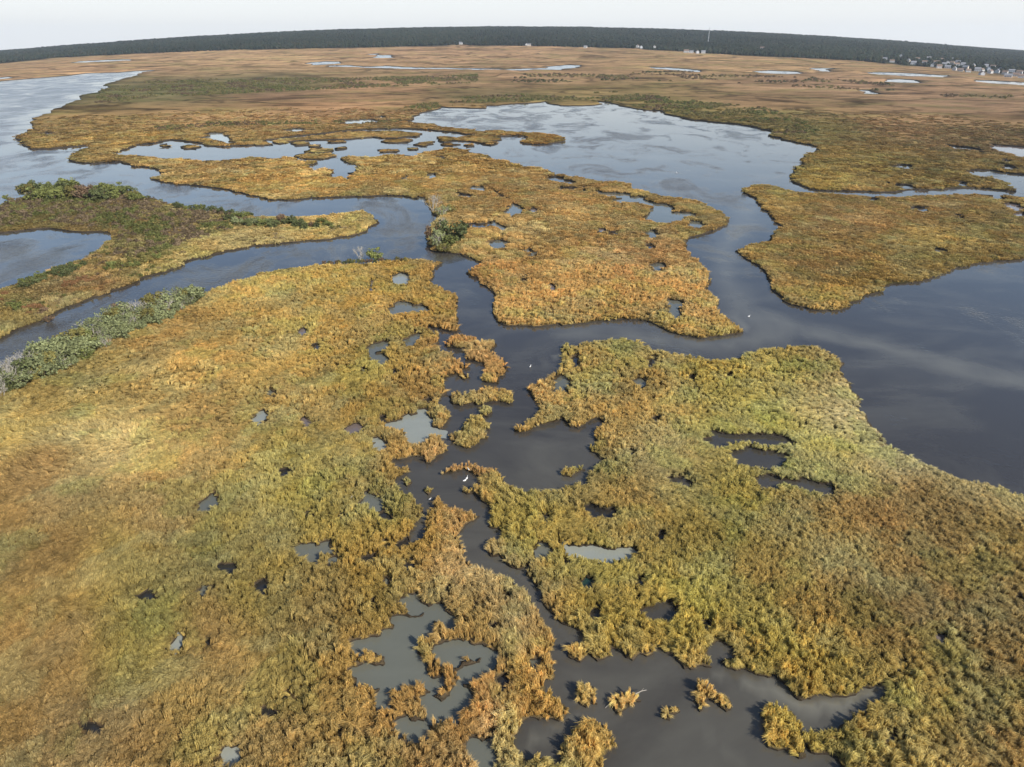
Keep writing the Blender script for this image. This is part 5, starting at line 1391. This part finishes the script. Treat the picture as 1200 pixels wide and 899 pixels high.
for k in range(24):
    z0, z1 = Hm * k / 24, Hm * (k + 1) / 24
    for j in range(3):
        a0 = legs[j] * (1 - .5 * k / 24) + Vector((0, 0, z0)); a1 = legs[(j + 1) % 3] * (1 - .5 * (k + 1) / 24) + Vector((0, 0, z1))
        tube(vs_, fs, a0, a1, .16, .16, 4)
link('lattice', mesh_of('lattice', vs_, fs, HM['g']), root)
tag(root, 'thin grey radio mast standing above the forest', 'mast')

# ------------------------------------------------------------------ birds
M_feather = simple_mat('white_feather', (.74, .73, .70), .8, .05, 8)
M_bill = simple_mat('bill', (.45, .25, .06), .6)
def bird_body(stations, n=10):
    """one continuous swept surface from tail to head"""
    vs_, fs = [], []
    for x, z, rx, rz in stations:
        for k in range(n):
            a = 2 * math.pi * k / n
            vs_.append((x, rx * math.cos(a), z + rz * math.sin(a)))
    m_ = len(stations)
    for i in range(m_ - 1):
        for k in range(n): fs.append((i * n + k, i * n + (k + 1) % n, (i + 1) * n + (k + 1) % n, (i + 1) * n + k))
    fs.append(tuple(range(n))[::-1]); fs.append(tuple((m_ - 1) * n + k for k in range(n)))
    return vs_, fs
def swept_bird(path, n=10):
    vs_, fs = [], []
    m_ = len(path)
    for i, (x, z, ry, rn) in enumerate(path):
        a, b = path[max(i - 1, 0)], path[min(i + 1, m_ - 1)]
        t_ = Vector((b[0] - a[0], 0, b[1] - a[1])).normalized(); nr_ = Vector((-t_.z, 0, t_.x))
        for k in range(n):
            g = 2 * math.pi * k / n
            vs_.append(tuple(Vector((x, 0, z)) + Vector((0, 1, 0)) * ry * math.cos(g) + nr_ * rn * math.sin(g)))
    for i in range(m_ - 1):
        for k in range(n): fs.append((i * n + k, i * n + (k + 1) % n, (i + 1) * n + (k + 1) % n, (i + 1) * n + k))
    fs.append(tuple(range(n))[::-1]); fs.append(tuple((m_ - 1) * n + k for k in range(n)))
    return vs_, fs
SWAN = [(-.72, .26, .02, .01), (-.60, .22, .10, .06), (-.40, .18, .21, .15), (-.1, .16, .27, .20), (.2, .17, .25, .20), (.42, .22, .16, .17), (.53, .34, .09, .10), (.57, .50, .065, .065), (.54, .66, .055, .055), (.56, .80, .055, .055), (.63, .88, .06, .06), (.71, .88, .065, .06), (.78, .85, .045, .04), (.83, .83, .025, .02)]
EGRET = [(-.42, .50, .02, .01), (-.32, .54, .06, .04), (-.15, .60, .11, .09), (.05, .66, .12, .11), (.2, .74, .08, .09), (.27, .84, .045, .045), (.22, .96, .032, .032), (.26, 1.08, .03, .03), (.34, 1.12, .035, .035), (.42, 1.11, .025, .022)]
def place_bird(px, py, kind, ang, label, z=0.0, sc=1.0):
    p = at([px], [py])[0]
    root = empty('water_bird', (float(p[0]), float(p[1]), z), ang)
    root.scale = (sc, sc, sc)
    path = SWAN if kind == 'swan' else EGRET
    link('body', mesh_of('body', *swept_bird(path), M_feather, True), root)
    x, zz = path[-1][0], path[-1][1]
    v_, f_ = [], []
    tube(v_, f_, (x - .02, 0, zz), (x + (.10 if kind == 'swan' else .14), 0, zz - .03), .02, .004, 6)
    link('bill', mesh_of('bill', v_, f_, M_bill), root)
    if kind != 'swan':
        for s_ in (-.05, .05):
            v_, f_ = [], []
            tube(v_, f_, (.0, s_, .6), (.02, s_, -.1), .012, .01, 5)
            link('leg', mesh_of('leg', v_, f_, M_bill), root)
    tag(root, label, 'bird')
place_bird(544.5, 563.5, 'swan', .6, 'white swan on dark water inside the hooked spit, the nearer of two', 0, .62)
place_bird(547.0, 561, 'swan', 1.2, 'white swan just behind its mate inside the hooked spit', 0, .58)
place_bird(549.5, 553, 'egret', 2.6, 'tall white egret at the inner edge of the hooked spit', 0, .9)
place_bird(504, 587, 'egret', .3, 'white egret in shallow water beside the pointed spit', 0, .7)
place_bird(621.5, 431.5, 'egret', 1.0, 'white egret alone by the brown shallows in the main channel', 0, .9)
place_bird(877.5, 371, 'swan', .2, 'white swan off the tip of the middle marsh', 0, .6)
place_bird(793, 203, 'swan', 2.0, 'white bird far out in the upper bay', 0, 1.0)

# ------------------------------------------------------------------ driftwood
M_wood = simple_mat('weathered_wood', (.30, .27, .22), .85, .3, 4)
def driftwood(x0, y0, x1, y1, z0, z1, r0, label):
    a, b = at([x0, x1], [y0, y1])
    v_, f_ = [], []
    p0 = Vector((a[0], a[1], z0)); p1 = Vector((b[0], b[1], z1)); m_ = (p0 + p1) / 2 + Vector((.05, .08, .06))
    tube(v_, f_, p0, m_, r0, r0 * .9, 8); tube(v_, f_, m_, p1, r0 * .9, r0 * .6, 8)
    tube(v_, f_, m_, m_ + (p1 - p0).normalized() * .3 + Vector((.1, .25, .15)), r0 * .45, r0 * .2, 6)
    o = link('driftwood', mesh_of('driftwood', v_, f_, M_wood))
    tag(o, label, 'driftwood')
driftwood(744, 818.5, 757, 814.5, .9, 1.0, .06, 'pale stick lying over the right side of a tussock in the bottom pool')
driftwood(709, 830, 717, 827, .05, .5, .035, 'thin pale stick in the water left of a tussock')
driftwood(414, 584, 411, 588, .7, .8, .08, 'short pale stick at the edge of a small blue-grey pond')

# ------------------------------------------------------------------ haze
mz, tz, oz = new_mat('haze')
pv = N(tz, 'ShaderNodeVolumePrincipled')
pv.inputs['Color'].default_value = (.80, .88, .96, 1)
pv.inputs['Density'].default_value = 5.0e-5
pv.inputs['Anisotropy'].default_value = 0.2
tz.links.new(pv.outputs[0], oz.inputs['Volume'])
v_, f_ = box(-8200, 8200, -8200, 8200, -22, 215)
o = link('haze', mesh_of('haze', v_, f_, mz))
tag(o, 'thin pale haze in the air over the marsh', 'haze', None, 'stuff')
